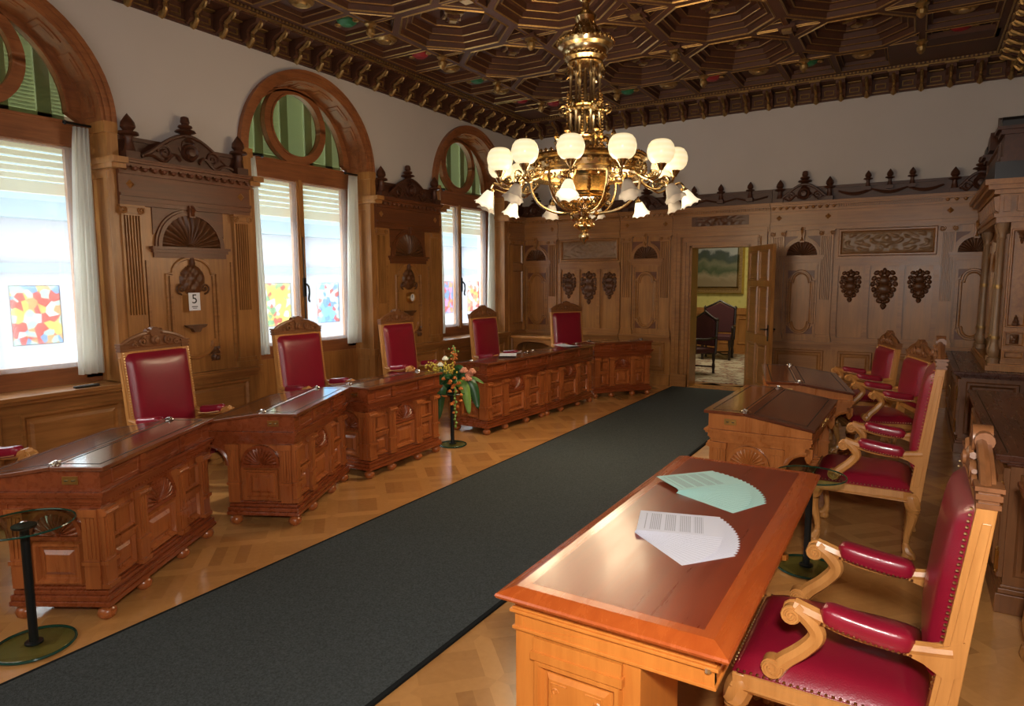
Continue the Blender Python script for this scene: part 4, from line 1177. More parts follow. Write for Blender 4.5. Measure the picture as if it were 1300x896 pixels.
# ------------------------------------------------------------------ armchairs
def make_chair(label, bz=0.0, group='burgundy leather armchairs'):
    t = empty('leather_armchair', (0, 0, 0), 0, label, 'chair', group)
    # seat rail, with a scalloped apron
    mb = MB()
    for s in (-1, 1):
        a, b = sorted((s*.255, s*.30)); mb.box(a, -.27, .365, b, .27, .425)
        mb.box(min(s*.262, s*.306), -.26, .372, max(s*.262, s*.306), .26, .384)
    mb.box(-.30, -.28, .365, .30, -.235, .425); mb.box(-.30, .225, .365, .30, .27, .425)
    mb.box(-.305, -.286, .372, .305, -.24, .384)
    mb.prism([(-.15, .366), (-.06, .34), (0, .325), (.06, .34), (.15, .366)], -.28, -.25, 'y')
    mb.build('seat_rail', 'chairwood', t, bevel=.006)
    # domed seat
    mb = MB(); n = 16; v = []; f = []
    for j in range(n+1):
        for i in range(n+1):
            u, w = i/n*2-1, j/n*2-1
            x = .295*u; y = -.005+.275*w
            e = (1-abs(u)**6)*(1-abs(w)**6)
            v.append((x*(.985+.015*e), y, .425+.06*e**.5+.012*(1-u*u)*(1-w*w)))
    for j in range(n):
        for i in range(n): f.append((j*(n+1)+i, j*(n+1)+i+1, (j+1)*(n+1)+i+1, (j+1)*(n+1)+i))
    mb.add(v, f); mb.box(-.29, -.275, .41, .29, .265, .428)
    mb.build('seat', 'leather', t, angle=80)
    def nails(pts, r=.0055):
        for p in pts: mb.lathe([(r, -r*.4), (r*.8, r*.4), (.0005, r*.8)], p, 6, cap=False)
    mb = MB()
    k = 26
    for s in (-1, 1): nails([(s*.296, -.26+.52*i/k, .437) for i in range(k+1)])
    nails([(-.28+.56*i/k, -.282, .437) for i in range(k+1)])
    tag(mb.build('nail_trim', 'nail', t), kind='stuff')
    # back: raked posts carrying the crest
    zt = 1.17-bz
    def py(z): return .275+(z-.36)*.115
    mb = MB()
    for s in (-1, 1):
        x0, x1 = sorted((s*.225, s*.285))
        mb.prism([(py(.36)-.03, .36), (py(.36)+.04, .36), (py(zt)+.027, zt), (py(zt)-.020, zt)], x0, x1, 'x')
        a, b = sorted((s*.285, s*.290)); mb.prism([(py(.40)-.010, .46), (py(.40)+.022, .46), (py(zt)+.016, zt-.04), (py(zt)-.006, zt-.04)], a, b, 'x')
    mb.prism([(py(.52)-.02, .50), (py(.52)+.02, .50), (py(.56)+.02, .555), (py(.56)-.02, .555)], -.23, .23, 'x')
    mb.prism([(py(zt)-.02, zt-.05), (py(zt)+.025, zt-.05), (py(zt)+.025, zt), (py(zt)-.02, zt)], -.23, .23, 'x')
    mb.build('back_frame', 'chairwood', t, smooth=False, bevel=.005)
    # padded leather back
    mb = MB(); v = []; f = []; n = 16
    za, zb = .535, zt-.008
    for side in (-1, 1):
        for j in range(n+1):
            for i in range(n+1):
                u, w = i/n*2-1, j/n*2-1
                z = za+(zb-za)*(w+1)/2; e = max(0, (1-abs(u)**8)*(1-abs(w)**8))**.5
                v.append((.270*u, py(z)+side*(.012+(.050 if side < 0 else .010)*e+(.010*(1-u*u)*(1-w*w) if side < 0 else 0)), z))
    m = (n+1)**2
    for q in (0, m):
        for j in range(n):
            for i in range(n): f.append((q+j*(n+1)+i, q+j*(n+1)+i+1, q+(j+1)*(n+1)+i+1, q+(j+1)*(n+1)+i))
    mb.add(v, f)
    mb.build('backrest', 'leather', t, angle=80)
    mb = MB()
    for s in (-1, 1): nails([(s*.274, py(z)-.030, z) for z in [za+(zb-za)*i/30 for i in range(31)]])
    tag(mb.build('back_nail_trim', 'nail', t), kind='stuff')
    # crest: end blocks, arched pediment with scrolls and a rolled middle
    mb = MB(); yc = py(zt)+.005
    for s in (-1, 1):
        for z0, z1, e in ((0, .014, .006), (.014, .024, .001), (.024, .040, .008), (.040, .048, .002), (.048, .060, .011)):
            mb.box(s*.257-.028-e, yc-.022-e, zt+z0, s*.257+.028+e, yc+.022+e, zt+z1)
    mb.box(-.25, yc-.020, zt, .25, yc+.020, zt+.05)
    n = 20
    pass
    arch = [(-.275+.55*i/n, zt+.045+.088*math.sin(PI*i/n)**.72) for i in range(n+1)]
    mb.prism([(-.275, zt+.03)]+arch[1:-1]+[(.275, zt+.03)], yc-.016, yc+.016, 'y')
    mb.tube([(x, yc-.008, z) for x, z in arch], .015, 7, up=(0, 1, 0))
    mb.tube([(x, yc-.012, zt+.03) for x in (-.26, .26)], .014, 6)
    mb.build('crest_rail', 'crestwood', t)
    mb = MB()
    mb.tube([(-.066, yc, zt+.136), (.066, yc, zt+.136)], .026, 12); mb.tube([(0, yc-.028, zt+.132), (0, yc+.022, zt+.132)], .042, 14)
    for s in (-1, 1):
        mb.tube([(s*a, yc-.028, zt+b) for a, b in spiral(.11, .065, .036, .006, PI/2, 1.5, 14)], .011, 6, up=(0, 1, 0))
        mb.tube([(s*a, yc-.028, zt+b) for a, b in spiral(.175, .048, .022, .005, PI/2, 1.4, 12)], .008, 6, up=(0, 1, 0))
    T_ = Matrix.Translation((0, yc-.022, zt+.07)) @ Matrix.Rotation(PI/2, 4, 'X'); mb.T = T_
    mb.lathe([(.04, 0), (.036, .012), (.024, .018), (.022, .026), (.001, .03)], n=12); mb.T = None
    mb.build('crest_carving', 'crestwood', t)
    # arms with scrolls
    for s in (-1, 1):
        x = s*.275
        mb = MB()
        P = bez([(x, -.155, .455), (x, -.125, .50), (x, -.07, .555), (x, -.035, .61), (x, -.06, .655), (x, -.10, .685)], 7)
        mb.tube(P, [.030-.004*math.sin(PI*i/(len(P)-1)) for i in range(len(P))], 8, up=(1, 0, 0))
        P = bez([(x, -.105, .692), (x, -.04, .672), (x, .05, .648), (x, .16, .640), (x, .262, .652), (x, .31, .66)], 6)
        mb.tube(P, [.024]*8+[.021]*(len(P)-8), 8, flat=1.0, up=(1, 0, 0))
        for (cy, cz, r0, a0, tn) in ((-.108, .662, .030, PI*.45, 1.45), (-.160, .474, .034, PI*.1, -1.4)):
            pass
            mb.tube([(x-.023, cy, cz), (x+.023, cy, cz)], r0*.92, 16)
            for q in (-1, 1): mb.tube([(x+q*.024, a, b) for a, b in spiral(cy, cz, r0, .004, a0, tn*1.3, 22)], .0055, 6, up=(1, 0, 0))
        mb.prism([(.19, .628), (.24, .612), (.30, .575), (.33, .60), (.335, .70), (.29, .675), (.24, .66), (.19, .655)], x-.016, x+.016, 'x')
        arm = mb.build('arm', 'chairwood', t)
        mb = MB(); n = 18
        for i in range(1):
            v = []; f = []; q_ = 16
            for k in range(n+1):
                e = max(.02, (1-abs(2*k/n-1)**7))**.4
                yy = -.03+.25*k/n; zz = .668-.03*math.sin(PI*.5*k/n)
                for j in range(q_):
                    th = 2*PI*j/q_; cc, ss = math.cos(th), math.sin(th)
                    v.append((x+.040*e*abs(cc)**.55*(1 if cc > 0 else -1), yy, zz+.022+.034*e*abs(ss)**.6*(1 if ss > 0 else -1)))
            for k in range(n):
                for j in range(q_): f.append((k*q_+j, k*q_+(j+1) % q_, (k+1)*q_+(j+1) % q_, (k+1)*q_+j))
            f += [tuple(range(q_)), tuple(range(n*q_, (n+1)*q_))]
            mb.add(v, f)
        mb.build('arm_pad', 'leather', arm, angle=80)
        mb = MB()
        for q in (-1, 1): nails([(x+q*.039, -.02+.23*i/16, .668-.03*math.sin(PI*.5*i/16)) for i in range(17)], .005)
        tag(mb.build('arm_nail_trim', 'nail', arm), kind='stuff')
    # cabriole legs with carved knees and paw feet
    for sx in (-1, 1):
        for sy in (-1, 1):
            mb = MB(); x, y = sx*.262, (-.245 if sy < 0 else .262)
            o = -1 if sy < 0 else .75
            P = bez([(x, y, .40), (x+sx*.008, y+o*.022, .33), (x+sx*.004, y+o*.020, .26), (x-sx*.006, y-o*.005, .15), (x-sx*.004, y-o*.008, .08), (x, y+o*.012, .035)], 5)
            n = len(P)
            rr = [.038, .042, .045, .046, .045, .043, .041, .038, .035, .033, .030, .028, .025, .023, .021, .0195, .0185, .018, .018, .019, .021, .024, .027, .029, .030, .030]
            mb.tube(P, [rr[min(i, 25)] for i in range(n)], 9)
            for k in (-1, 0, 1):
                mb.tube([(x+k*.018, y+o*.01, .045), (x+k*.022, y+o*.038, .035), (x+k*.024, y+o*.055, .012)], [.015, .014, .008], 6)
            mb.lathe([(.02, 0), (.030, .006), (.034, .025), (.024, .045), (.001, .05)], (x, y+o*.005, 0), 9)
            # acanthus on the knee
            for k in range(4):
                mb.tube(bez([(x+sx*.0, y+o*.03, .37-.03*k), (x-sx*(.05+.018*k), y+o*.032, .375-.022*k), (x-sx*(.085-.012*k), y+o*.025, .36-.028*k)], 3), [.013, .013, .012, .010, .010, .008, .005], 5)
            mb.build('leg', 'chairwood', t)
    return t
def chair(proto, loc, rz, label):
    global _first
    if proto not in _first:
        _first.add(proto); o = proto; o.location = loc; o.rotation_euler = (0, 0, rz); o['label'] = label; return o
    return dup(proto, loc, rz, label)
_first = set()
pa = make_chair('burgundy armchair'); pb = make_chair('burgundy armchair', .085); pc = make_chair('burgundy armchair', .20)
chair(pa, (-4.68, 2.96, 0), LW+.10, 'burgundy leather armchair before the wall bay with the number 5 card')
chair(pa, (-4.90, 4.50, 0), LW-.02, 'burgundy leather armchair in front of the middle window')
chair(pa, (-5.03, 6.13, 0), LW-.02, 'burgundy leather armchair in front of the wall bay with the round brass dial')
chair(pa, (-4.75, 7.58, 0), LW-.08, 'burgundy leather armchair in front of the far window')
chair(pa, (-4.50, 9.36, 0), LW-.55, 'farthest burgundy armchair on the window side, before the carved back wall')
chair(pa, (-4.50, 1.50, 0), LW+.25, 'armchair cut off by the left picture edge, only an arm showing')
chair(pb, (-.17, 2.40, 0), RW, 'burgundy armchair drawn up to the big table with the papers')
chair(pa, (-.23, 4.79, 0), RW, 'burgundy armchair with tall crest, standing behind the round glass-topped stand')
chair(pc, (-.27, 6.84, 0), RW+.33, 'burgundy armchair third from the camera on the right side')
chair(pc, (-.55, 7.90, 0), RW+.33, 'burgundy armchair farthest back on the right, below the carved trophies')

# ------------------------------------------------------------------ big table with papers
def big_table():
    t = empty('long_table', (-.69, 2.49, 0), 0, 'long polished red-brown table right of the carpet, carrying two fans of paper', 'table')
    hx, hy = .345, .905
    prof = [(0, .778), (0, .770), (-.006, .764), (-.012, .752), (-.022, .745), (-.03, .735), (-.045, .730), (-.045, .74)]
    # mitred, bevelled border round a veneered field
    mb = MB(); b = .085
    loops = [(hx-b, hy-b, .7795), (hx-.05, hy-.05, .7795), (hx-.04, hy-.04, .776), (hx-.004, hy-.004, .762), (hx, hy, .756), (hx-.004, hy-.004, .748), (hx-.022, hy-.022, .742), (hx-.028, hy-.028, .734), (hx-.05, hy-.05, .734)]
    v = []; f = []
    for a, c, z in loops: v += [(-a, -c, z), (a, -c, z), (a, c, z), (-a, c, z)]
    for i in range(len(loops)-1):
        for k in range(4): f.append((i*4+k, i*4+(k+1) % 4, (i+1)*4+(k+1) % 4, (i+1)*4+k))
    f.append(tuple(range(len(v)-4, len(v))))
    mb.add(v, f); mb.build('top_border', 'tableedge', t, smooth=False)
    mb = MB(); mb.box(-hx+b, -hy+b, .735, hx-b, hy-b, .7798); mb.build('top_field', 'table', t, smooth=False)
    mb = MB(); e = .045
    mb.box(-hx+e, -hy+e, .645, hx-e, -hy+e+.03, .734); mb.box(-hx+e, hy-e-.03, .645, hx-e, hy-e, .734)
    for s in (-1, 1):
        a, c = sorted((s*(hx-e), s*(hx-e-.03))); mb.box(a, -hy+e, .645, c, hy-e, .734)
    mb.box(-hx+e-.012, -hy+e-.012, .70, hx-e+.012, hy-e+.012, .71); mb.box(-hx+e-.006, -hy+e-.006, .71, hx-e+.006, hy-e+.006, .716)
    mb.box(-hx+e-.006, -hy+e-.006, .645, hx-e+.006, hy-e+.006, .655)
    mb.build('apron', 'tablebase', t, smooth=False, bevel=.002)
    for s in (-1, 1):
        mb = MB(); ya, yb = sorted((s*(hy-.05), s*(hy-.40))); x0, x1 = -hx+.045, .10
        mb.box(x0, ya, .08, x1, yb, .645)
        mb.box(x0-.02, ya-.02, .0, x1+.02, yb+.02, .08); mb.box(x0-.01, ya-.01, .08, x1+.01, yb+.01, .10)
        ped = mb.build('pedestal', 'tablebase', t, smooth=False, bevel=.003)
        mb = MB()
        yy = ya if s < 0 else yb
        if s > 0: mb.T = Matrix.Translation((0, yb, 0)) @ Matrix.Scale(-1, 4, (0, 1, 0)) @ Matrix.Translation((0, -ya, 0))
        mb.box(x0+.07, ya-.016, .60, x1-.05, ya, .64); mb.box(x0+.065, ya-.024, .575, x1-.045, ya, .60); mb.frame(x0+.07, .15, x1-.05, .575, .03, ya-.02, ya)
        mb.raised(x0+.11, .19, x1-.09, .535, .012, ya-.012, ya)
        # scratched corner scrolls on the panel
        for sx in (0, 1):
            xx = x0+.13 if sx == 0 else x1-.11
            q = 1 if sx == 0 else -1
            mb.tube([(xx, ya-.013, .47), (xx, ya-.013, .515), (xx+q*.05, ya-.013, .515)], .003, 4); mb.tube([(xx+q*a, ya-.013, .49+b_) for a, b_ in spiral(.012, 0, .012, .003, 0, 1, 8)], .003, 4, up=(0, 1, 0))
        mb.T = None
        mb.build('raised_panel', 'tablebase', ped, smooth=False)
    mb = MB(); mb.box(-hx+.06, -hy+.4, .12, -hx+.085, hy-.4, .645); mb.build('modesty_panel', 'tablebase', t, smooth=False)
    mb = MB(); mb.box(hx-.05, -.3, .66, hx-.03, .3, .72); dr = mb.build('drawer', 'tablebase', t, smooth=False); mb = MB(); mb.lathe([(.018, -.01), (.018, .01), (.001, .02)], (hx-.02, 0, .69), 8); mb.build('knob', 'brass', dr)
    mb = MB(); mb.lathe([(.009, -.006), (.009, .006)], (hx-.06, -hy+.038, .70), 8); mb.build('lock', 'steel', t)
big_table()
def paper_fan(cx, cy, a0, a1, n, mat, label, group, z=.7800):
    # sheets turned about a common corner point, so their far corners make a toothed arc
    for k in range(n):
        a = a0+(a1-a0)*k/(n-1)
        mb = MB(); w, l = .105, .1485
        bend = .0
        vs = []; nx = 8
        ca, sa = math.cos(a), math.sin(a)
        mb.box(-w, -l, 0, w, l, .0004)
        o = mb.build('paper_sheet', mat, smooth=False)
        # local sheet centre (relative to the pivot): pivot lies near the sheet's lower edge
        px, py = -.09, .135
        o.location = (cx+ca*px-sa*py, cy+sa*px+ca*py, z+.0011*k); o.rotation_euler = (0, 0, a)
        tag(o, label, 'paper', group)
paper_fan(-.81, 2.215, -2.25, -1.29, 17, 'sheetw', 'white printed sheet in the nearer fan of paper on the long table', 'nearer fan of white sheets')
paper_fan(-.82, 2.735, -2.02, -.73, 18, 'sheetg', 'pale green printed sheet in the farther fan of paper on the long table', 'farther fan of pale green sheets')

# ------------------------------------------------------------------ round glass stands
def glass_stand(x, y, label, zt=.62, rt=.20, rb=.165):
    t = empty('glass_stand', (x, y, 0), 0, label, 'side table', 'round glass stands on black posts')
    mb = MB(); mb.lathe([(rt-.003, zt-.012), (rt, zt-.009), (rt, zt-.003), (rt-.003, zt)], n=64); mb.build('glass_top', 'glass', t, smooth=False)
    mb = MB(); mb.tube([(rt*math.cos(2*PI*k/48), rt*math.sin(2*PI*k/48), zt-.006) for k in range(48)], .0042, 6, closed=True); mb.build('glass_edge', 'rim', t)
    mb = MB(); mb.lathe([(rb-.004, .002), (rb, .006), (rb, .016), (rb-.004, .020)], n=64); mb.build('glass_base', 'glass', t, smooth=False)
    mb = MB(); mb.tube([(rb*math.cos(2*PI*k/48), rb*math.sin(2*PI*k/48), .010) for k in range(48)], .0065, 6, closed=True); mb.build('glass_edge', 'rim', t)
    mb = MB(); mb.lathe([(.038, .018), (.038, .026), (.02, .03), (.019, .04), (.019, zt-.035), (.03, zt-.03), (.05, zt-.022), (.05, zt-.012)], n=18); mb.build('post', 'iron', t)
    mb = MB(); mb.lathe([(.012, 0), (.014, .004), (.001, .007)], (0, 0, zt), 10); mb.build('cap', 'steel', t)
    return t
glass_stand(-3.44, 1.33, 'round glass stand on a black post at the lower left, empty', .60)
glass_stand(-4.0, 5.37, 'round glass stand carrying the flower arrangement', .56, .17, .14)
glass_stand(-.47, 4.08, 'round glass stand half hidden behind the long table', .57, .19)

def bouquet(x, y, z):
    t = empty('flower_arrangement', (x, y, z), 0, 'flower arrangement of orange, white and peach blooms with drooping leaves', 'flowers')
    rr = random.Random(5)
    mb = MB(); mb.lathe([(.05, 0), (.07, .02), (.075, .06), (.06, .065)], n=14); mb.build('bowl', 'iron', t)
    V = Vector
    rt = V((.85, .52, 0)); fw = V((.55, -.83, 0))   # right and towards the aisle
    def W(a, b, c): q = rt*a+fw*b; return V((q.x, q.y, c))
    def leaf(p0, p1, p2, w, m, name='leaf'):
        P = bez([p0, p1, p2], 7); n = len(P); v = []; f = []
        for i, p in enumerate(P):
            q = i/(n-1); ww = w*math.sin(PI*min(1, .06+q*.93))**.7
            d = (P[min(i+1, n-1)]-P[max(i-1, 0)]).normalized(); sd = d.cross(V((fw.x, fw.y, .3))).normalized()
            v += [p+sd*ww, p+V((fw.x, fw.y, 0))*(-.012), p-sd*ww]
        for i in range(n-1):
            f += [(i*3, i*3+1, i*3+4, i*3+3), (i*3+1, i*3+2, i*3+5, i*3+4)]
        mb = MB(); mb.add(v, f); o = mb.build(name, m, t, angle=80); s = o.modifiers.new('thick', 'SOLIDIFY'); s.thickness = .002
    leaf(W(-.03, .05, .10), W(-.15, .10, .06), W(-.17, .10, -.40), .068, 'leaf'); leaf(W(-.02, .06, .08), W(-.10, .14, .05), W(-.13, .12, -.27), .058, 'leaf')
    leaf(W(.05, .05, .10), W(.20, .08, .08), W(.27, .10, -.17), .055, 'leaf'); leaf(W(.04, .06, .08), W(.13, .10, .06), W(.18, .12, -.22), .05, 'leaf2')
    leaf(W(.0, .0, .1), W(.07, .03, .22), W(.12, .05, .20), .05, 'leaf'); leaf(W(0, -.02, .1), W(-.1, .0, .2), W(-.17, .02, .18), .05, 'leaf')
    leaf(W(.05, 0, .1), W(.2, .03, .14), W(.33, .05, .08), .02, 'leaf2')
    for k in range(22):
        a = rr.uniform(0, 2*PI); leaf(W(0, 0, .06), W(.09*math.cos(a), .09*math.sin(a), .15), W(.18*math.cos(a), .16*math.sin(a), .08+.08*rr.random()), .035, 'leaf')
    def bloom(c, r, m, name, petals=7):
        mb = MB()
        for L_ in range(3):
            for k in range(petals):
                a = 2*PI*k/petals+L_*.4; q = r*(.62-.2*L_); h = r*.25*L_
                mb.lathe([(.001, -r*.35), (r*.36, -r*.15), (r*.40, r*.1), (r*.2, r*.35), (.001, r*.38)], (c.x+q*math.cos(a), c.y+q*math.sin(a), c.z+h), 6, cap=False)
        mb.build(name, m, t)
    for p in ((-.06, .04, .33), (-.11, .05, .27)): bloom(W(*p), .035, 'white', 'white_bloom')
    for p in ((.13, .07, .21), (.18, .06, .17), (.21, .07, .20), (.17, .09, .13)): bloom(W(*p), .045, 'peach', 'peach_bloom')
    for k in range(16): bloom(W(rr.gauss(.01, .05), .12+.03*rr.random(), rr.uniform(-.12, .16)), .024, 'orange', 'orange_bloom', 5)
    for k in range(6): bloom(W(.09+rr.gauss(0, .02), .14, .10-.06*k), .020, 'orange', 'orange_bloom', 5)
    def spray(base, n, sx, sz, m, name, r=.012):
        mb = MB()
        for k in range(n):
            p = base+W(rr.gauss(0, sx), rr.gauss(0, .02), rr.gauss(0, sz)); mb.lathe([(.001, -r), (r, 0), (.001, r)], p, 5, cap=False)
        mb.tube([W(0, .02, .08), base], .004, 5)
        tag(mb.build(name, m, t), kind='stuff')
    spray(W(-.17, .04, .23), 46, .040, .03, 'yellow', 'yellow_spray'); spray(W(-.03, .06, .24), 50, .05, .035, 'yellow', 'yellow_spray'); spray(W(.03, .02, .36), 34, .018, .05, 'orange', 'orange_spray')
    spray(W(.02, .02, .38), 20, .02, .05, 'leaf2', 'green_spray')
    mb = MB()
    for k in range(12): mb.lathe([(.001, -.018), (.016, 0), (.001, .018)], W(.04+.01*math.sin(k*2), .15, .05-.035*k), 6, cap=False)
    mb.tube([W(.03, .10, .10), W(.04, .15, .05), W(.045, .15, -.36)], .004, 5); mb.build('trailing_stem', 'leaf2', t)
bouquet(-4.0, 5.37, .567)

# ------------------------------------------------------------------ carpet runner
t = empty('carpet_runner', (-2.49, 0, 0), 0, 'long dark grey-green carpet runner with black binding leading to the doorway', 'carpet')
mb = MB(); mb.box(-.70, -.7, 0, .70, 10.08, .014); mb.build('pile', 'carpet', t, smooth=False)
mb = MB()
for s in (-1, 1):
    a, b = sorted((s*.70, s*.722)); mb.box(a, -.7, 0, b, 10.10, .0125)
mb.box(-.70, 10.08, 0, .70, 10.10, .0125); mb.build('binding', 'carpetedge', t, smooth=False)
# ------------------------------------------------------------------ chandelier
def chandelier():
    cx, cy = -2.545, 5.40
    t = empty('chandelier', (cx, cy, 0), 0, 'large gilt chandelier with lit glass globes hanging from the coffered ceiling', 'chandelier')
    mb = MB()
    mb.lathe([(.16, ZC+.01), (.17, ZC-.03), (.10, ZC-.06), (.05, ZC-.10), (.035, ZC-.16), (.06, ZC-.20), (.085, ZC-.25), (.07, ZC-.29), (.03, ZC-.32), (.03, 3.98), (.07, 3.95), (.10, 3.91), (.075, 3.86), (.04, 3.83), (.04, 3.72)], n=20)
    mb.build('stem', 'gold', t)
    # pierced cone under the stem: scrolls standing round it
    mb = MB(); n = 10
    for k in range(n):
        a = 2*PI*k/n; c, s = math.cos(a), math.sin(a)
        mb.tube([(c*r, s*r, z) for r, z in ((.16, 3.70), (.15, 3.76), (.10, 3.82), (.07, 3.88), (.09, 3.92))], .009, 5)
        sp = spiral(.125, 3.745, .032, .006, 0, 1.5, 12); mb.tube([(c*r, s*r, z) for r, z in sp], .008, 5)
        sp = spiral(.095, 3.81, .026, .005, 0, -1.5, 12); mb.tube([(c*r, s*r, z) for r, z in sp], .007, 5)
        mb.lathe([(.001, -.02), (.016, 0), (.001, .025)], (c*.15, s*.15, 3.72), 6)
    mb.build('pierced_cone', 'gold', t)
    mb = MB(); mb.lathe([(.04, 3.70), (.20, 3.70), (.235, 3.715), (.245, 3.70), (.235, 3.67), (.20, 3.65), (.195, 3.62), (.175, 3.60), (.18, 3.575), (.15, 3.55), (.155, 3.53), (.13, 3.52), (.04, 3.52)], n=32)
    for k in range(32):
        a = 2*PI*k/32; mb.lathe([(.001, -.018), (.020, 0), (.001, .022)], (.24*math.cos(a), .24*math.sin(a), 3.705), 6)
    for k in range(28):
        a = 2*PI*k/28; mb.lathe([(.001, -.012), (.011, 0), (.001, .012)], (.182*math.cos(a), .182*math.sin(a), 3.588), 6)
    mb.build('crown_dish', 'gold', t)
    # cage of slender columns with two belts
    for k in range(6):
        a = 2*PI*(k+.3)/6; mb = MB(); c, s = .125*math.cos(a), .125*math.sin(a)
        mb.lathe([(.024, 2.80), (.018, 2.83), (.014, 2.90), (.020, 2.94), (.013, 2.97), (.013, 3.10), (.02, 3.12), (.022, 3.16), (.013, 3.19), (.012, 3.40), (.018, 3.43), (.024, 3.46), (.016, 3.49), (.026, 3.53)], (c, s, 0), 8)
        c2, s2 = .15*math.cos(a), .15*math.sin(a)
        mb.tube([(c2*q, s2*q, z) for q, z in ((1.0, 3.52), (1.14, 3.47), (1.05, 3.42), (.9, 3.44))], .011, 5)
        mb.build('cage_column', 'gold', t)
    mb = MB()
    for z, r in ((3.16, .15), (2.90, .155)):
        mb.lathe([(r-.02, z-.03), (r+.005, z-.03), (r+.012, z-.015), (r, z), (r+.012, z+.015), (r+.005, z+.03), (r-.02, z+.03), (r-.02, z-.03)], n=28, cap=False)
        for k in range(6):
            a = 2*PI*(k+.8)/6; c, s = math.cos(a), math.sin(a)
            mb.prism([(0, 0), (0, 0), (0, 0)], 0, 0) if False else None
            for q in range(5): mb.lathe([(.001, -.02), (.018-.002*q, 0), (.001, .02)], (c*(r+.01), s*(r+.01), z+.03+.025*q), 6)
            for q in range(4): mb.lathe([(.001, -.018), (.016-.003*q, 0), (.001, .018)], (c*(r+.015), s*(r+.015), z-.03-.022*q), 6)
            a = 2*PI*(k+.3)/6; c, s = math.cos(a), math.sin(a)
            sp = spiral(r+.035, z, .05, .008, -PI/2, 1.4, 14); mb.tube([(c*p, s*p, h) for p, h in sp], .010, 5)
    mb.build('cage_belt', 'gold', t)
    mb = MB(); mb.lathe([(.014, 2.78), (.014, 3.1), (.022, 3.2), (.012, 3.5)], n=10); mb.build('core_rod', 'gold', t)
    # flared foot of the cage with buttress scrolls
    mb = MB(); mb.lathe([(.10, 2.84), (.13, 2.82), (.14, 2.78), (.20, 2.75), (.22, 2.70)], n=24, cap=False)
    for k in range(6):
        a = 2*PI*(k+.3)/6; c, s = math.cos(a), math.sin(a)
        mb.tube([(c*r, s*r, z) for r, z in [(.14, 2.92), (.19, 2.90), (.22, 2.85), (.20, 2.79), (.24, 2.74)]], [.018, .022, .02, .018, .02], 6)
        sp = spiral(.235, 2.90, .04, .008, PI, 1.4, 12); mb.tube([(c*r, s*r, z) for r, z in sp], .012, 5)
        mb.lathe([(.001, -.03), (.025, 0), (.012, .03), (.001, .05)], (c*.25, s*.25, 2.94), 6)
    mb.build('cage_foot', 'gold', t)
    # broad ring
    rr = .50
    mb = MB(); mb.lathe([(rr-.05, 2.70), (rr-.02, 2.735), (rr+.03, 2.735), (rr+.04, 2.715), (rr+.015, 2.70), (rr+.03, 2.66), (rr+.015, 2.615), (rr+.04, 2.60), (rr+.03, 2.575), (rr-.02, 2.57), (rr-.05, 2.60), (rr-.05, 2.70)], n=60, cap=False)
    for k in range(60):
        a = 2*PI*k/60; mb.lathe([(.001, -.012), (.02, 0), (.001, .02)], ((rr+.02)*math.cos(a), (rr+.02)*math.sin(a), 2.745), 5)
    for k in range(36):
        a = 2*PI*k/36; c, s = math.cos(a), math.sin(a)
        pts = spiral(0, 0, .03, .006, PI*(k % 2), 1.3*(1 if k % 2 else -1), 10)
        mb.tube([(c*(rr+.03)-s*u, s*(rr+.03)+c*u, 2.657+w) for u, w in pts], .007, 4)
    mb.build('broad_ring', 'gold', t)
    # spokes from the drum to the ring
    mb = MB()
    for k in range(6):
        a = 2*PI*(k+.3)/6; c, s = math.cos(a), math.sin(a)
        mb.tube([(c*r, s*r, z) for r, z in [(.20, 2.66), (.28, 2.70), (.36, 2.66), (.46, 2.66)]], .018, 6)
        for (p, q, w, tn) in ((.30, 2.61, .05, 1.4), (.40, 2.62, .04, -1.4)): mb.tube([(c*x, s*x, z) for x, z in spiral(p, q, w, .008, PI/2, tn, 12)], .010, 5)
    mb.build('spoke', 'gold', t)
    # drum, basket and drop
    mb = MB(); mb.lathe([(.05, 2.72), (.22, 2.70), (.235, 2.68), (.215, 2.66), (.215, 2.62), (.24, 2.60), (.225, 2.58), (.21, 2.57), (.21, 2.45), (.215, 2.44), (.235, 2.42), (.215, 2.40), (.06, 2.395)], n=36)
    for k in range(6):
        a = 2*PI*(k+.1)/6; c, s = math.cos(a), math.sin(a)
        for q in range(4): mb.lathe([(.001, -.03), (.022, 0), (.001, .03)], (c*.215, s*.215, 2.47+.028*q), 6)
    mb.build('drum', 'gold', t)
    mb = MB(); n = 20
    for k in range(n):
        a = 2*PI*k/n
        for sg in (-1, 1):
            mb.tube([((.215-.13*q)*math.cos(a+sg*q*.5), (.215-.13*q)*math.sin(a+sg*q*.5), 2.40-.11*q-.02*math.sin(PI*q)) for q in [i/6 for i in range(7)]], .0075, 4)
        b_ = .17; mb.lathe([(.001, -.012), (.014, 0), (.001, .012)], (b_*math.cos(a+.16), b_*math.sin(a+.16), 2.355), 5)
    mb.lathe([(.21, 2.405), (.225, 2.40), (.21, 2.39)], n=36, cap=False); mb.lathe([(.06, 2.31), (.10, 2.30), (.095, 2.285), (.06, 2.28)], n=24)
    mb.lathe([(.13, 2.335), (.14, 2.33), (.13, 2.325)], n=30, cap=False)
    mb.build('basket', 'gold', t)
    mb = MB()
    for k in range(6):
        a = 2*PI*(k+.3)/6; c, s = math.cos(a), math.sin(a)
        mb.tube(bez([(c*.48, s*.48, 2.60), (c*.47, s*.47, 2.48), (c*.40, s*.40, 2.36), (c*.27, s*.27, 2.29), (c*.10, s*.10, 2.27)], 5), .012, 7)
        sp = spiral(.20, 2.345, .03, .006, 0, 1.3, 10); mb.tube([(c*x, s*x, z) for x, z in sp], .009, 5)
    mb.build('hoop', 'gold', t)
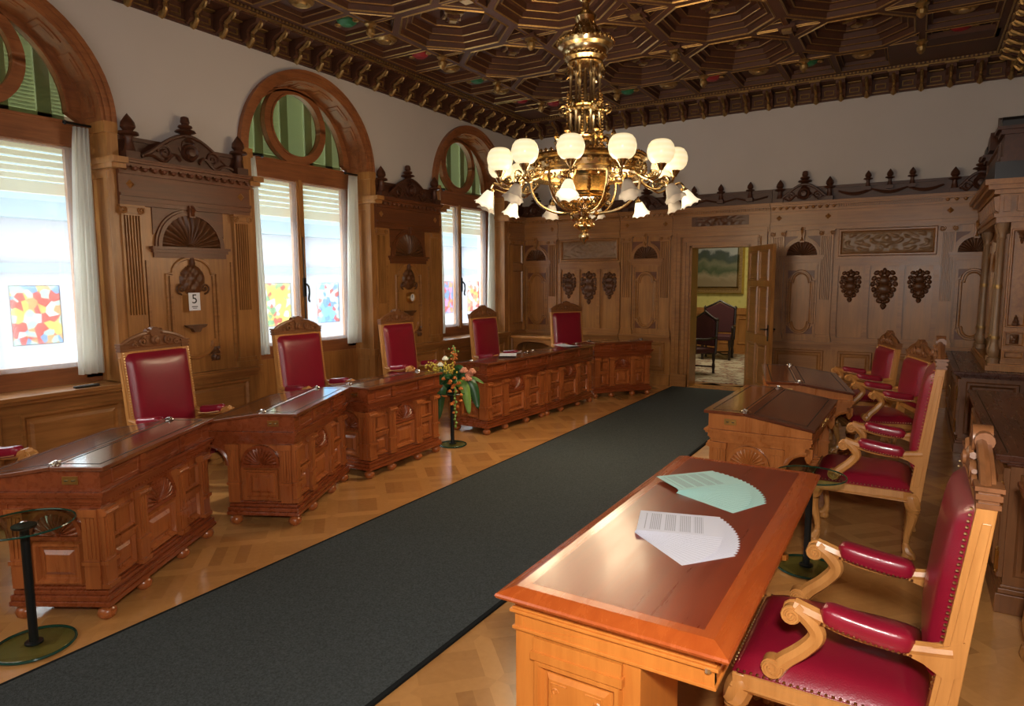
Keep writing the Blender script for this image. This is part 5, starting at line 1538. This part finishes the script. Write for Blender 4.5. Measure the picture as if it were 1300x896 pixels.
    mb = MB(); mb.lathe([(.05, 2.285), (.035, 2.25), (.055, 2.22), (.035, 2.20), (.075, 2.175), (.085, 2.155), (.06, 2.135), (.03, 2.115), (.022, 2.10), (.02, 2.09)], n=16, wob=(8, .12))
    for k in range(6):
        a = 2*PI*k/6; c, s = math.cos(a), math.sin(a)
        mb.tube([(c*x, s*x, z) for x, z in bez([(.11, 2.28), (.13, 2.25), (.09, 2.21), (.06, 2.17)], 4) for x, z in [(x, z)]] if False else [(c*x, s*x, z) for x, z in ((.11, 2.28), (.135, 2.255), (.115, 2.225), (.075, 2.205), (.06, 2.17))], .013, 6)
        for z, r in ((2.165, .085), (2.215, .06)): mb.lathe([(.001, -.02), (.02, 0), (.001, .02)], (c*r, s*r, z), 6)
    mb.build('drop', 'gold', t)
    mb = MB(); mb.lathe([(.02, 2.10), (.04, 2.09), (.046, 2.07), (.038, 2.045), (.018, 2.03), (.012, 2.015), (.001, 2.0)], n=16, wob=(8, .08)); mb.build('finial', 'gold', t)
    # twelve arms: globe standing up, bell hanging down
    lit = {0, 3, 5, 8, 10}
    for k in range(12):
        # angle measured so that 0 faces the camera
        fa = math.atan2(-cy, -cx); a = fa+math.radians(-8+30*k)
        arm = None
        c, s = math.cos(a), math.sin(a)
        mb = MB()
        P = bez([(.50, 2.62), (.56, 2.55), (.66, 2.50), (.745, 2.515), (.765, 2.57)] and [(c*r, s*r, z) for r, z in ((.50, 2.62), (.56, 2.55), (.66, 2.50), (.745, 2.515), (.765, 2.575))], 5)
        mb.tube(P, .012, 6)
        mb.tube([(c*r, s*r, z) for r, z in spiral(.60, 2.585, .05, .008, PI, 1.5, 14)], .009, 5)
        mb.tube([(c*r, s*r, z) for r, z in spiral(.69, 2.545, .035, .006, 0, -1.4, 12)], .008, 5)
        mb.tube(bez([(c*.66, s*.66, 2.50), (c*.72, s*.72, 2.47), (c*.81, s*.81, 2.50), (c*.845, s*.845, 2.47), (c*.85, s*.85, 2.44)], 4), .010, 6)
        mb.lathe([(.02, -.02), (.03, 0), (.045, .02), (.05, .035), (.035, .04)], (c*.765, s*.765, 2.575), 10)
        mb.lathe([(.03, 0), (.034, -.02), (.028, -.03)], (c*.85, s*.85, 2.455), 10)
        arm = mb.build('arm', 'gold', t)
        mb = MB(); mb.lathe([(.045, .0), (.075, .014), (.099, .044), (.109, .085), (.109, .108), (.099, .147), (.078, .176), (.058, .186), (.05, .187)], n=24, cap=False)
        o = mb.build('globe', 'globe', arm, angle=80); o.location = (c*.765, s*.765, 2.605)
        mb = MB(); n = 24
        prof = [(.026, 0), (.034, -.02), (.045, -.045), (.054, -.080), (.066, -.108), (.084, -.128)]
        v = []; f = []
        for i, (r, z) in enumerate(prof):
            for q in range(n):
                th = 2*PI*q/n; w = (i/5)**2; rr = r*(1+.06*w*math.cos(8*th)); v.append((rr*math.cos(th), rr*math.sin(th), z-.007*w*math.cos(8*th)))
        for i in range(5):
            for q in range(n): f.append((i*n+q, i*n+(q+1) % n, (i+1)*n+(q+1) % n, (i+1)*n+q))
        mb.add(v, f); o = mb.build('bell_shade', 'belllit' if k in lit else 'bell', arm, angle=80)
        o.location = (c*.85, s*.85, 2.437); o.rotation_euler = (Matrix.Rotation(a, 4, 'Z') @ Matrix.Rotation(-.45, 4, 'Y')).to_euler()
        sm = o.modifiers.new('thick', 'SOLIDIFY'); sm.thickness = .003
        if k in lit:
            mb = MB(); mb.lathe([(.001, -.05), (.018, -.04), (.02, -.025), (.010, 0)], (c*.857, s*.857, 2.42), 8); mb.build('bulb', 'bulb', arm)
chandelier()

# ------------------------------------------------------------------ right-hand furniture
def cabinet(name, y0, y1, xf, top, label, doors=2):
    # against the right wall, front facing -X; local frame: x to the right seen from the room
    t = empty(name, (XR-.065, (y0+y1)/2, 0), RW, label, 'cabinet'); h = (y1-y0)/2; d = XR-.065-xf
    mb = MB(); mb.box(-h+.03, -d+.05, .14, h-.03, 0, top-.05); mb.build('carcass', 'cab', t, smooth=False)
    mb = MB(); mb.box(-h, -d+.02, 0, h, 0, .10); mb.box(-h+.012, -d+.032, .10, h-.012, 0, .125); mb.box(-h+.022, -d+.042, .125, h-.022, 0, .14); mb.build('plinth', 'cab', t, smooth=False, bevel=.003)
    mb = MB(); mb.box(-h-.01, -d-.02, top-.03, h+.01, 0, top); mb.box(-h+.0, -d+.0, top-.045, h-.0, 0, top-.03); mb.box(-h+.012, -d+.03, top-.06, h-.012, 0, top-.045)
    mb.frame(0, 0, 0, 0, 0, 0, 0) if False else None
    mb.build('worktop', 'cabtop', t, smooth=False, bevel=.004)
    mb = MB(); mb.box(-h+.05, -d+.03, top-.001, h-.05, -d+.036, top+.001); mb.box(-h+.05, -.05, top-.001, h-.05, -.044, top+.001); mb.build('inlay_line', 'dark', t, smooth=False)
    w = (2*h-.06)/doors
    for k in range(doors):
        a = -h+.03+w*k
        mb = MB(); mb.box(a+.02, -d+.025, .17, a+w-.02, -d+.05, top-.08)
        dr = mb.build('door', 'cab', t, smooth=False)
        mb = MB(); mb.frame(a+.06, .21, a+w-.06, top-.12, .05, -d+.008, -d+.025); mb.raised(a+.13, .28, a+w-.13, top-.19, .02, -d+.015, -d+.025); mb.build('door_moulding', 'cab', dr, smooth=False)
        xh = a+.02 if k % 2 == 0 else a+w-.02
        mb = MB()
        for z in (.26, top-.22):
            mb.tube([(xh, -d+.022, z-.05), (xh, -d+.022, z+.05)], .009, 8)
            for q in (-.06, .06): mb.lathe([(.001, -.012), (.009, 0), (.001, .012)], (xh, -d+.022, z+q), 8)
        mb.build('hinge', 'brass', dr)
        mb = MB(); q = a+w-.07 if k % 2 == 0 else a+.07; mb.lathe([(.018, -.002), (.018, .002)], n=10, c=(0, 0, 0)); mb.v = [(q+x, -d+.004-z, .5+y) for x, y, z in mb.v]; mb.build('escutcheon', 'brass', dr)
    for s in (-1, 1):
        mb = MB(); x = s*(h-.03)
        mb.T = Matrix.Translation((x, 0, 0)) @ Matrix.Rotation(s*PI/2, 4, 'Z')
        a, b = (-d+.06, -.02) if s > 0 else (.02, d-.06)
        mb.frame(a+.03, .19, b-.03, top-.10, .05, -.02, 0); mb.raised(a+.10, .26, b-.10, top-.17, .02, -.012, 0)
        mb.build('side_panel', 'cab', t, smooth=False)
    return t
cabinet('low_cabinet', 4.02, 6.25, .40, .82, 'dark wooden cabinet with brass hinges on the right, behind the nearest armchair')
cabinet('low_cabinet', 7.60, 9.70, .36, .80, 'dark wooden cabinet in the far right corner under the carved overmantel')
# tall carved overmantel on the far cabinet
t = empty('overmantel', (XR-.065, 8.70, .803), RW, 'tall carved overmantel with gilt columns in the far right corner', 'overmantel')
h = .95; d = .30
mb = MB(); mb.box(-h+.06, -d+.10, 0, h-.06, 0, 1.44); mb.box(-h, -d-.02, 0, h, 0, .05); mb.box(-h+.02, -d, .05, h-.02, 0, .07); mb.build('backboard', 'panel', t, smooth=False)
for s in (-1, 1):
    mb = MB(); x0, x1 = sorted((s*(h-.06), s*(h-.02))); mb.box(x0, -d+.10, .10, x1, -.02, 1.40)
    mb.T = Matrix.Translation((s*(h-.02), 0, 0)) @ Matrix.Rotation(s*PI/2, 4, 'Z')
    a, b = (-d+.11, -.03) if s > 0 else (.03, d-.11)
    mb.frame(a, .42, b, 1.34, .025, -.02, 0); mb.frame(a, .12, b, .20, .02, -.02, 0); mb.frame(a, .24, b, .38, .02, -.03, 0)
    mb.build('end_panel', 'panelh', t, smooth=False)
for s in (-1, 1):
    m_ = s*(-d/2+.04)
    for k in (0, 1, -1):
        mb = MB(); mb.T = Matrix.Translation((s*(h-.02), 0, 0)) @ Matrix.Rotation(s*PI/2, 4, 'Z')
        if k == 0: mb.grid(m_-.035, m_+.035, .265, .355, -.004, lambda u, w: .03*max(0, math.sin(PI*u)*math.sin(PI*w)*(1+nz(u*6, w*6))), 10, 10)
        else:
            zc = .48 if k > 0 else 1.26
            mb.grid(m_-.04, m_+.04, zc-.06, zc+.06, -.004, lambda u, w: .03*max(0, math.sin(PI*u)*math.sin(PI*w)*(1+nz(u*6, w*6, k))), 10, 12, lambda u, w, k=k: abs(u-.5) < (.5-.4*w if k > 0 else .1+.4*w))
        mb.build('end_carving', 'carve', t)
for x in (-h+.08, -h+.28, h-.28, h-.08):
    mb = MB(); mb.lathe([(.05, .07), (.05, .12), (.035, .13), (.045, .16), (.048, .20), (.035, .24), (.03, .28), (.036, .30), (.03, .32), (.027, .80), (.025, 1.24), (.034, 1.26), (.028, 1.28), (.036, 1.32), (.05, 1.36), (.055, 1.40)], (x, -d+.045, 0), 14)
    mb.build('gilt_column', 'relief', t)
    mb = MB(); mb.lathe([(.03, 0), (.033, .02), (.03, .04)], (x, -d+.045, .78), 14); mb.build('column_band', 'gilt', t); mb = MB(); mb.lathe([(.037, 0), (.039, .015), (.037, .03)], (x, -d+.045, .30), 14); mb.build('column_band', 'gilt', t)
mb = MB()
for k in range(3):
    a = -h+.10+k*.58; mb.frame(a+.04, .20, a+.55, 1.30, .05, -d+.06, -d+.10); mb.ring(a+.295, .95, .17, .21, -d+.06, -d+.10)
mb.build('panel_moulding', 'panelh', t, smooth=False)
mb = MB()
for e, a, b in ((.02, 1.40, 1.45), (.04, 1.45, 1.48), (.0, 1.48, 1.66), (.05, 1.66, 1.70), (.10, 1.70, 1.74), (.13, 1.74, 1.79)): mb.box(-h-e, -d-e, a, h+e, 0, b)
for k in range(14): x = -h+.07+k*(2*h-.14)/13; mb.prism([(-d+.0, 1.5), (-d-.03, 1.52), (-d-.045, 1.64), (-d, 1.65)], x-.03, x+.03, 'x')
for k in range(3):
    for s in (-1, 1):
        y = -d+.05+k*.10; a, b = sorted((s*h, s*(h+.04))); mb.box(a, y-.02, 1.5, b, y+.03, 1.64)
mb.build('entablature', 'panelh', t, smooth=False)
mb = MB(); mb.box(-h-.06, -d-.06, 1.79, h+.06, 0, 1.95); mb.build('black_plinth', 'black', t, smooth=False)
mb = MB(); mb.box(-h+.0, -d+.0, 1.95, h-.0, 0, 2.20)
for s in (-1, 1):
    for z0, z1, e in ((1.95, 2.0, .02), (2.2, 2.24, .03), (2.24, 2.27, .06)):
        a, b = sorted((s*(h-.28), s*(h+e))); mb.box(a, -d-e, z0, b, 0, z1)
    mb.prism([(s*h*1.03, 2.27), (s*h*.4, 2.27), (s*h*.42, 2.46), (s*h*.62, 2.42), (s*h*.85, 2.33)], -d-.02, 0, 'y')
mb.frame(-h+.3, 2.0, h-.3, 2.17, .03, -d-.02, -d)
mb.build('upper_block', 'crest', t, smooth=False)
for s in (-1, 1):
    mb = MB(); a, b = sorted((s*(h-.30), s*(h+.02))); mb.prism([(a, 2.27), (b, 2.27), (b, 2.33), (b-.03, 2.36), (a+.03, 2.36), (a, 2.33)], -d-.03, -.03, 'y')
    mb.build('black_cap', 'black', t, bevel=.006)
# side table at the right picture edge
t = empty('side_table', (.72, 3.18, 0), RW, 'wooden side table with turned feet, cut off by the right picture edge', 'table')
mb = MB(); mb.box(-.46, -.29, .765, .46, .19, .79); mb.box(-.445, -.275, .75, .445, .175, .765); mb.build('tabletop', 'desktop', t, smooth=False, bevel=.006)
mb = MB(); mb.box(-.41, -.24, .66, .41, .15, .75); mb.frame(-.36, .675, .36, .74, .02, -.255, -.24); mb.build('apron', 'panelh', t, smooth=False)
for sx in (-1, 1):
    for y in (-.20, .11):
        mb = MB(); mb.lathe([(.03, 0), (.045, .03), (.04, .07), (.022, .09), (.035, .12), (.045, .18), (.035, .28), (.026, .42), (.03, .52), (.022, .55), (.042, .57), (.042, .66)], (sx*.37, y, 0), 14); mb.build('leg', 'panel', t)
mb = MB(); mb.box(-.37, -.03, .13, .37, -.0, .16); mb.build('stretcher', 'panel', t, smooth=False)

# console table in the far left corner
t = empty('console_table', (-5.50, 9.86, 0), 0, 'golden wooden console table with an arched apron in the far left corner', 'table')
mb = MB(); mb.box(-.43, -.20, .70, .43, .20, .735); mb.box(-.415, -.185, .685, .415, .185, .70); mb.build('tabletop', 'chairwood', t, smooth=False, bevel=.006)
mb = MB(); n = 12
for s in (-1,):
    mb.prism([(-.39, .685), (-.39, .48), (-.35, .48)]+[(-.31*math.cos(PI*k/n), .56+.08*math.sin(PI*k/n)) for k in range(n+1)]+[(.35, .48), (.39, .48), (.39, .685)], -.175, -.15, 'y')
    mb.prism([(-.39, .685), (-.39, .48), (-.35, .48)]+[(-.31*math.cos(PI*k/n), .56+.08*math.sin(PI*k/n)) for k in range(n+1)]+[(.35, .48), (.39, .48), (.39, .685)], .15, .175, 'y')
mb.build('arched_apron', 'panelh', t, smooth=False)
for sx in (-1, 1):
    for y in (-.15, .15):
        mb = MB(); mb.lathe([(.02, 0), (.03, .03), (.02, .07), (.03, .10), (.026, .3), (.02, .44), (.032, .46), (.032, .50)], (sx*.365, y, 0), 12); mb.build('leg', 'panel', t)

# ------------------------------------------------------------------ small things
def text_mesh(name, body, size, mat, parent, loc, ext=.0006):
    cu = bpy.data.curves.new(name, 'FONT'); cu.body = body; cu.size = size; cu.align_x = 'CENTER'; cu.align_y = 'CENTER'; cu.extrude = ext
    tmp = bpy.data.objects.new(name, cu); C.objects.link(tmp); bpy.context.view_layer.update()
    me = bpy.data.meshes.new_from_object(tmp.evaluated_get(bpy.context.evaluated_depsgraph_get()))
    bpy.data.objects.remove(tmp); me.materials.clear(); me.materials.append(M[mat])
    o = bpy.data.objects.new(name, me); C.objects.link(o); o.parent = parent; o.location = loc; o.rotation_euler = (PI/2, 0, 0); return o
t = empty('calendar_card', (XL, 3.855, 1.495), LW, 'white card with a large black 5 on the carved wall bay', 'card')
mb = MB(); mb.box(-.058, FY-.062, -.085, .058, FY-.058, .085); mb.build('card', 'paper', t, smooth=False)
text_mesh('numeral', '5', .125, 'ink', t, (0, FY-.0625, .022))
mb = MB(); mb.box(-.03, FY-.0628, -.052, .03, FY-.062, -.044); mb.box(-.022, FY-.0628, -.066, .022, FY-.062, -.061); mb.build('print_line', 'ink', t, smooth=False)
t = empty('wall_dial', (XL, 7.08, 1.45), LW, 'round brass dial on the wall bay between the middle and far windows', 'instrument')
mb = MB(); mb.T = Matrix.Translation((0, FY-.052, 0)) @ Matrix.Rotation(PI/2, 4, 'X')
mb.lathe([(.07, -.035), (.075, 0), (.065, .02), (.05, .022), (.048, .012)], n=28, cap=False); mb.T = None; mb.build('bezel', 'brass', t)
mb = MB(); mb.T = Matrix.Translation((0, FY-.058, 0)) @ Matrix.Rotation(PI/2, 4, 'X'); mb.lathe([(.052, -.004), (.052, .004)], n=28); mb.T = None; mb.build('face', 'paper', t, smooth=False)
mb = MB(); mb.box(-.004, FY-.066, -.005, .004, FY-.063, .04); mb.build('needle', 'ink', t, smooth=False)
t = empty('light_switch', (XL+.135, 3.245, .665), LW, 'small pale switch plate low on the wall panelling left of the number 5 bay', 'switch')
mb = MB(); mb.box(-.02, -.008, -.03, .02, .01, .03); mb.build('plate', 'switch', t, smooth=False, bevel=.003); mb = MB(); mb.box(-.008, -.013, -.012, .008, -.008, .012); mb.build('rocker', 'switch', t, smooth=False)
t = empty('remote_control', (XL+.055, 2.86, .802), LW+.06, 'dark remote control lying on the sill of the window nearest the camera', 'remote control')
mb = MB(); mb.box(-.10, -.022, 0, .10, .022, .018); mb.build('casing', 'black', t, smooth=False, bevel=.006); mb = MB()
for k in range(6): mb.box(-.07+k*.022, -.008, .018, -.058+k*.022, .008, .0205)
mb.build('buttons', 'greyink', t, smooth=False)
def leaflet(x, y, z, rz, w, l, label, curl=.0, group=None):
    mb = MB(); n = 8; v = []; f = []
    for i in range(n+1):
        u = i/n; zz = curl*(2*u-1)**2
        v += [(-w/2, -l/2+l*u, zz), (w/2, -l/2+l*u, zz), (-w/2, -l/2+l*u, zz+.001), (w/2, -l/2+l*u, zz+.001)]
    for i in range(n):
        a = i*4; b = a+4
        f += [(a, a+1, b+1, b), (a+2, b+2, b+3, a+3), (a, b, b+2, a+2), (a+1, a+3, b+3, b+1)]
    f += [(0, 2, 3, 1), (n*4, n*4+1, n*4+3, n*4+2)]
    mb.add(v, f); o = mb.build('paper_sheet', 'paper', smooth=True); o.location = (x, y, z); o.rotation_euler = (0, 0, rz); tag(o, label, 'paper', group)
leaflet(-4.06, 6.55, .799, .5, .20, .28, 'curled white sheet lying on the desk just beyond the flower stand', .018)
leaflet(-3.98, 7.95, .799, 1.2, .2, .34, 'white open booklet on the second desk beyond the flower stand', .012)
leaflet(-6.12, 9.25, .801, .4, .14, .20, 'folded white leaflet on the sill of the far window', .02)

# street front seen through the nets
t = empty('street_building', (-17.5, 7.0, 0), LW, 'pale house front across the street, seen through the window nets', 'building')
mb = MB(); mb.box(-30, 0, -5, 30, 3, 3.1); mb.build('wall', 'stone', t, smooth=False)
mb = MB(); mb.box(-30.3, -.5, 3.1, 30.3, 3.2, 3.5); mb.prism([(-.5, 3.5), (3.2, 3.5), (2.2, 5.2)], -30, 30, 'x'); mb.build('roof', 'slate', t, smooth=False)
mb = MB(); mb.box(-30, -.15, 1.9, 30, 0, 2.1); mb.build('band', 'slate', t, smooth=False)

# ------------------------------------------------------------------ light
w = bpy.data.worlds.new('day_sky'); SC.world = w; w.use_nodes = True
bg = w.node_tree.nodes['Background']; bg.inputs['Color'].default_value = (.90, .95, 1.0, 1); bg.inputs['Strength'].default_value = 5.5
def light(name, kind, loc, energy, col, rot=None, target=None, size=None, sy=None, **kw):
    l = bpy.data.lights.new(name, kind); l.energy = energy; l.color = col
    if size is not None:
        if kind == 'AREA':
            l.size = size
            if sy: l.shape = 'RECTANGLE'; l.size_y = sy
        elif kind == 'SUN': l.angle = size
        else: l.shadow_soft_size = size
    for k, v in kw.items(): setattr(l, k, v)
    o = bpy.data.objects.new(name, l); C.objects.link(o); o.location = loc
    if target is not None: o.rotation_euler = (Vector(target)-Vector(loc)).to_track_quat('-Z', 'Y').to_euler()
    elif rot: o.rotation_euler = rot
    return o
sun = light('sun', 'SUN', (-20, -6, 20), 1.2, (1, .93, .82), target=(-20+1.0, -6+.62, 20-.95), size=.01)
for i, cy in enumerate(WIN):
    l = light('window_portal', 'AREA', (XL-.52, cy, 2.4), 1, (1, 1, 1), target=(XL+3, cy, 2.4), size=1.8, sy=3.2)
    l.data.cycles.is_portal = True
light('chandelier_glow', 'POINT', (-2.545, 5.40, 2.50), 170, (1, .78, .50), size=.6, specular_factor=.03)
light('camera_flash', 'AREA', (.12, -.05, 2.05), 68, (1, .95, .88), target=(-1.2, 4.0, .9), size=.22, sy=.16)
light('next_room_lamp', 'AREA', (-3.2, 13.0, 3.3), 45, (1, .86, .6), target=(-3.2, 13.0, 0), size=1.2)
light('front_fill', 'AREA', (-3.2, YF+.1, 2.4), 38, (1, .96, .9), target=(-2.2, 6, 1.6), size=3.5, sy=1.8)  # added fill lamp just inside the windowless front wall, brightens the room

# ------------------------------------------------------------------ camera
cam = bpy.data.cameras.new('camera'); co = bpy.data.objects.new('camera', cam); C.objects.link(co)
cam.sensor_width = 36; cam.lens = 839.69/1300*36; cam.clip_start = .05
yaw, pitch, roll = .548174612, .111686751, -.00434106
F = Vector((-math.sin(yaw)*math.cos(pitch), math.cos(yaw)*math.cos(pitch), -math.sin(pitch)))
r_ = Vector((math.cos(yaw), math.sin(yaw), 0)); u_ = r_.cross(F)
r2 = r_*math.cos(roll)+u_*math.sin(roll); u2 = -r_*math.sin(roll)+u_*math.cos(roll)
co.matrix_world = Matrix(((r2.x, u2.x, -F.x, 0), (r2.y, u2.y, -F.y, 0), (r2.z, u2.z, -F.z, 1.7), (0, 0, 0, 1)))
SC.camera = co
SC.view_settings.view_transform = 'Standard'; SC.view_settings.look = 'None'; SC.view_settings.exposure = 0.5; SC.view_settings.gamma = 1
SC.view_settings.use_curve_mapping = False
SC.cycles.use_denoising = True
SC.cycles.max_bounces = 8; SC.cycles.transparent_max_bounces = 16
SC.cycles.sample_clamp_indirect = 6
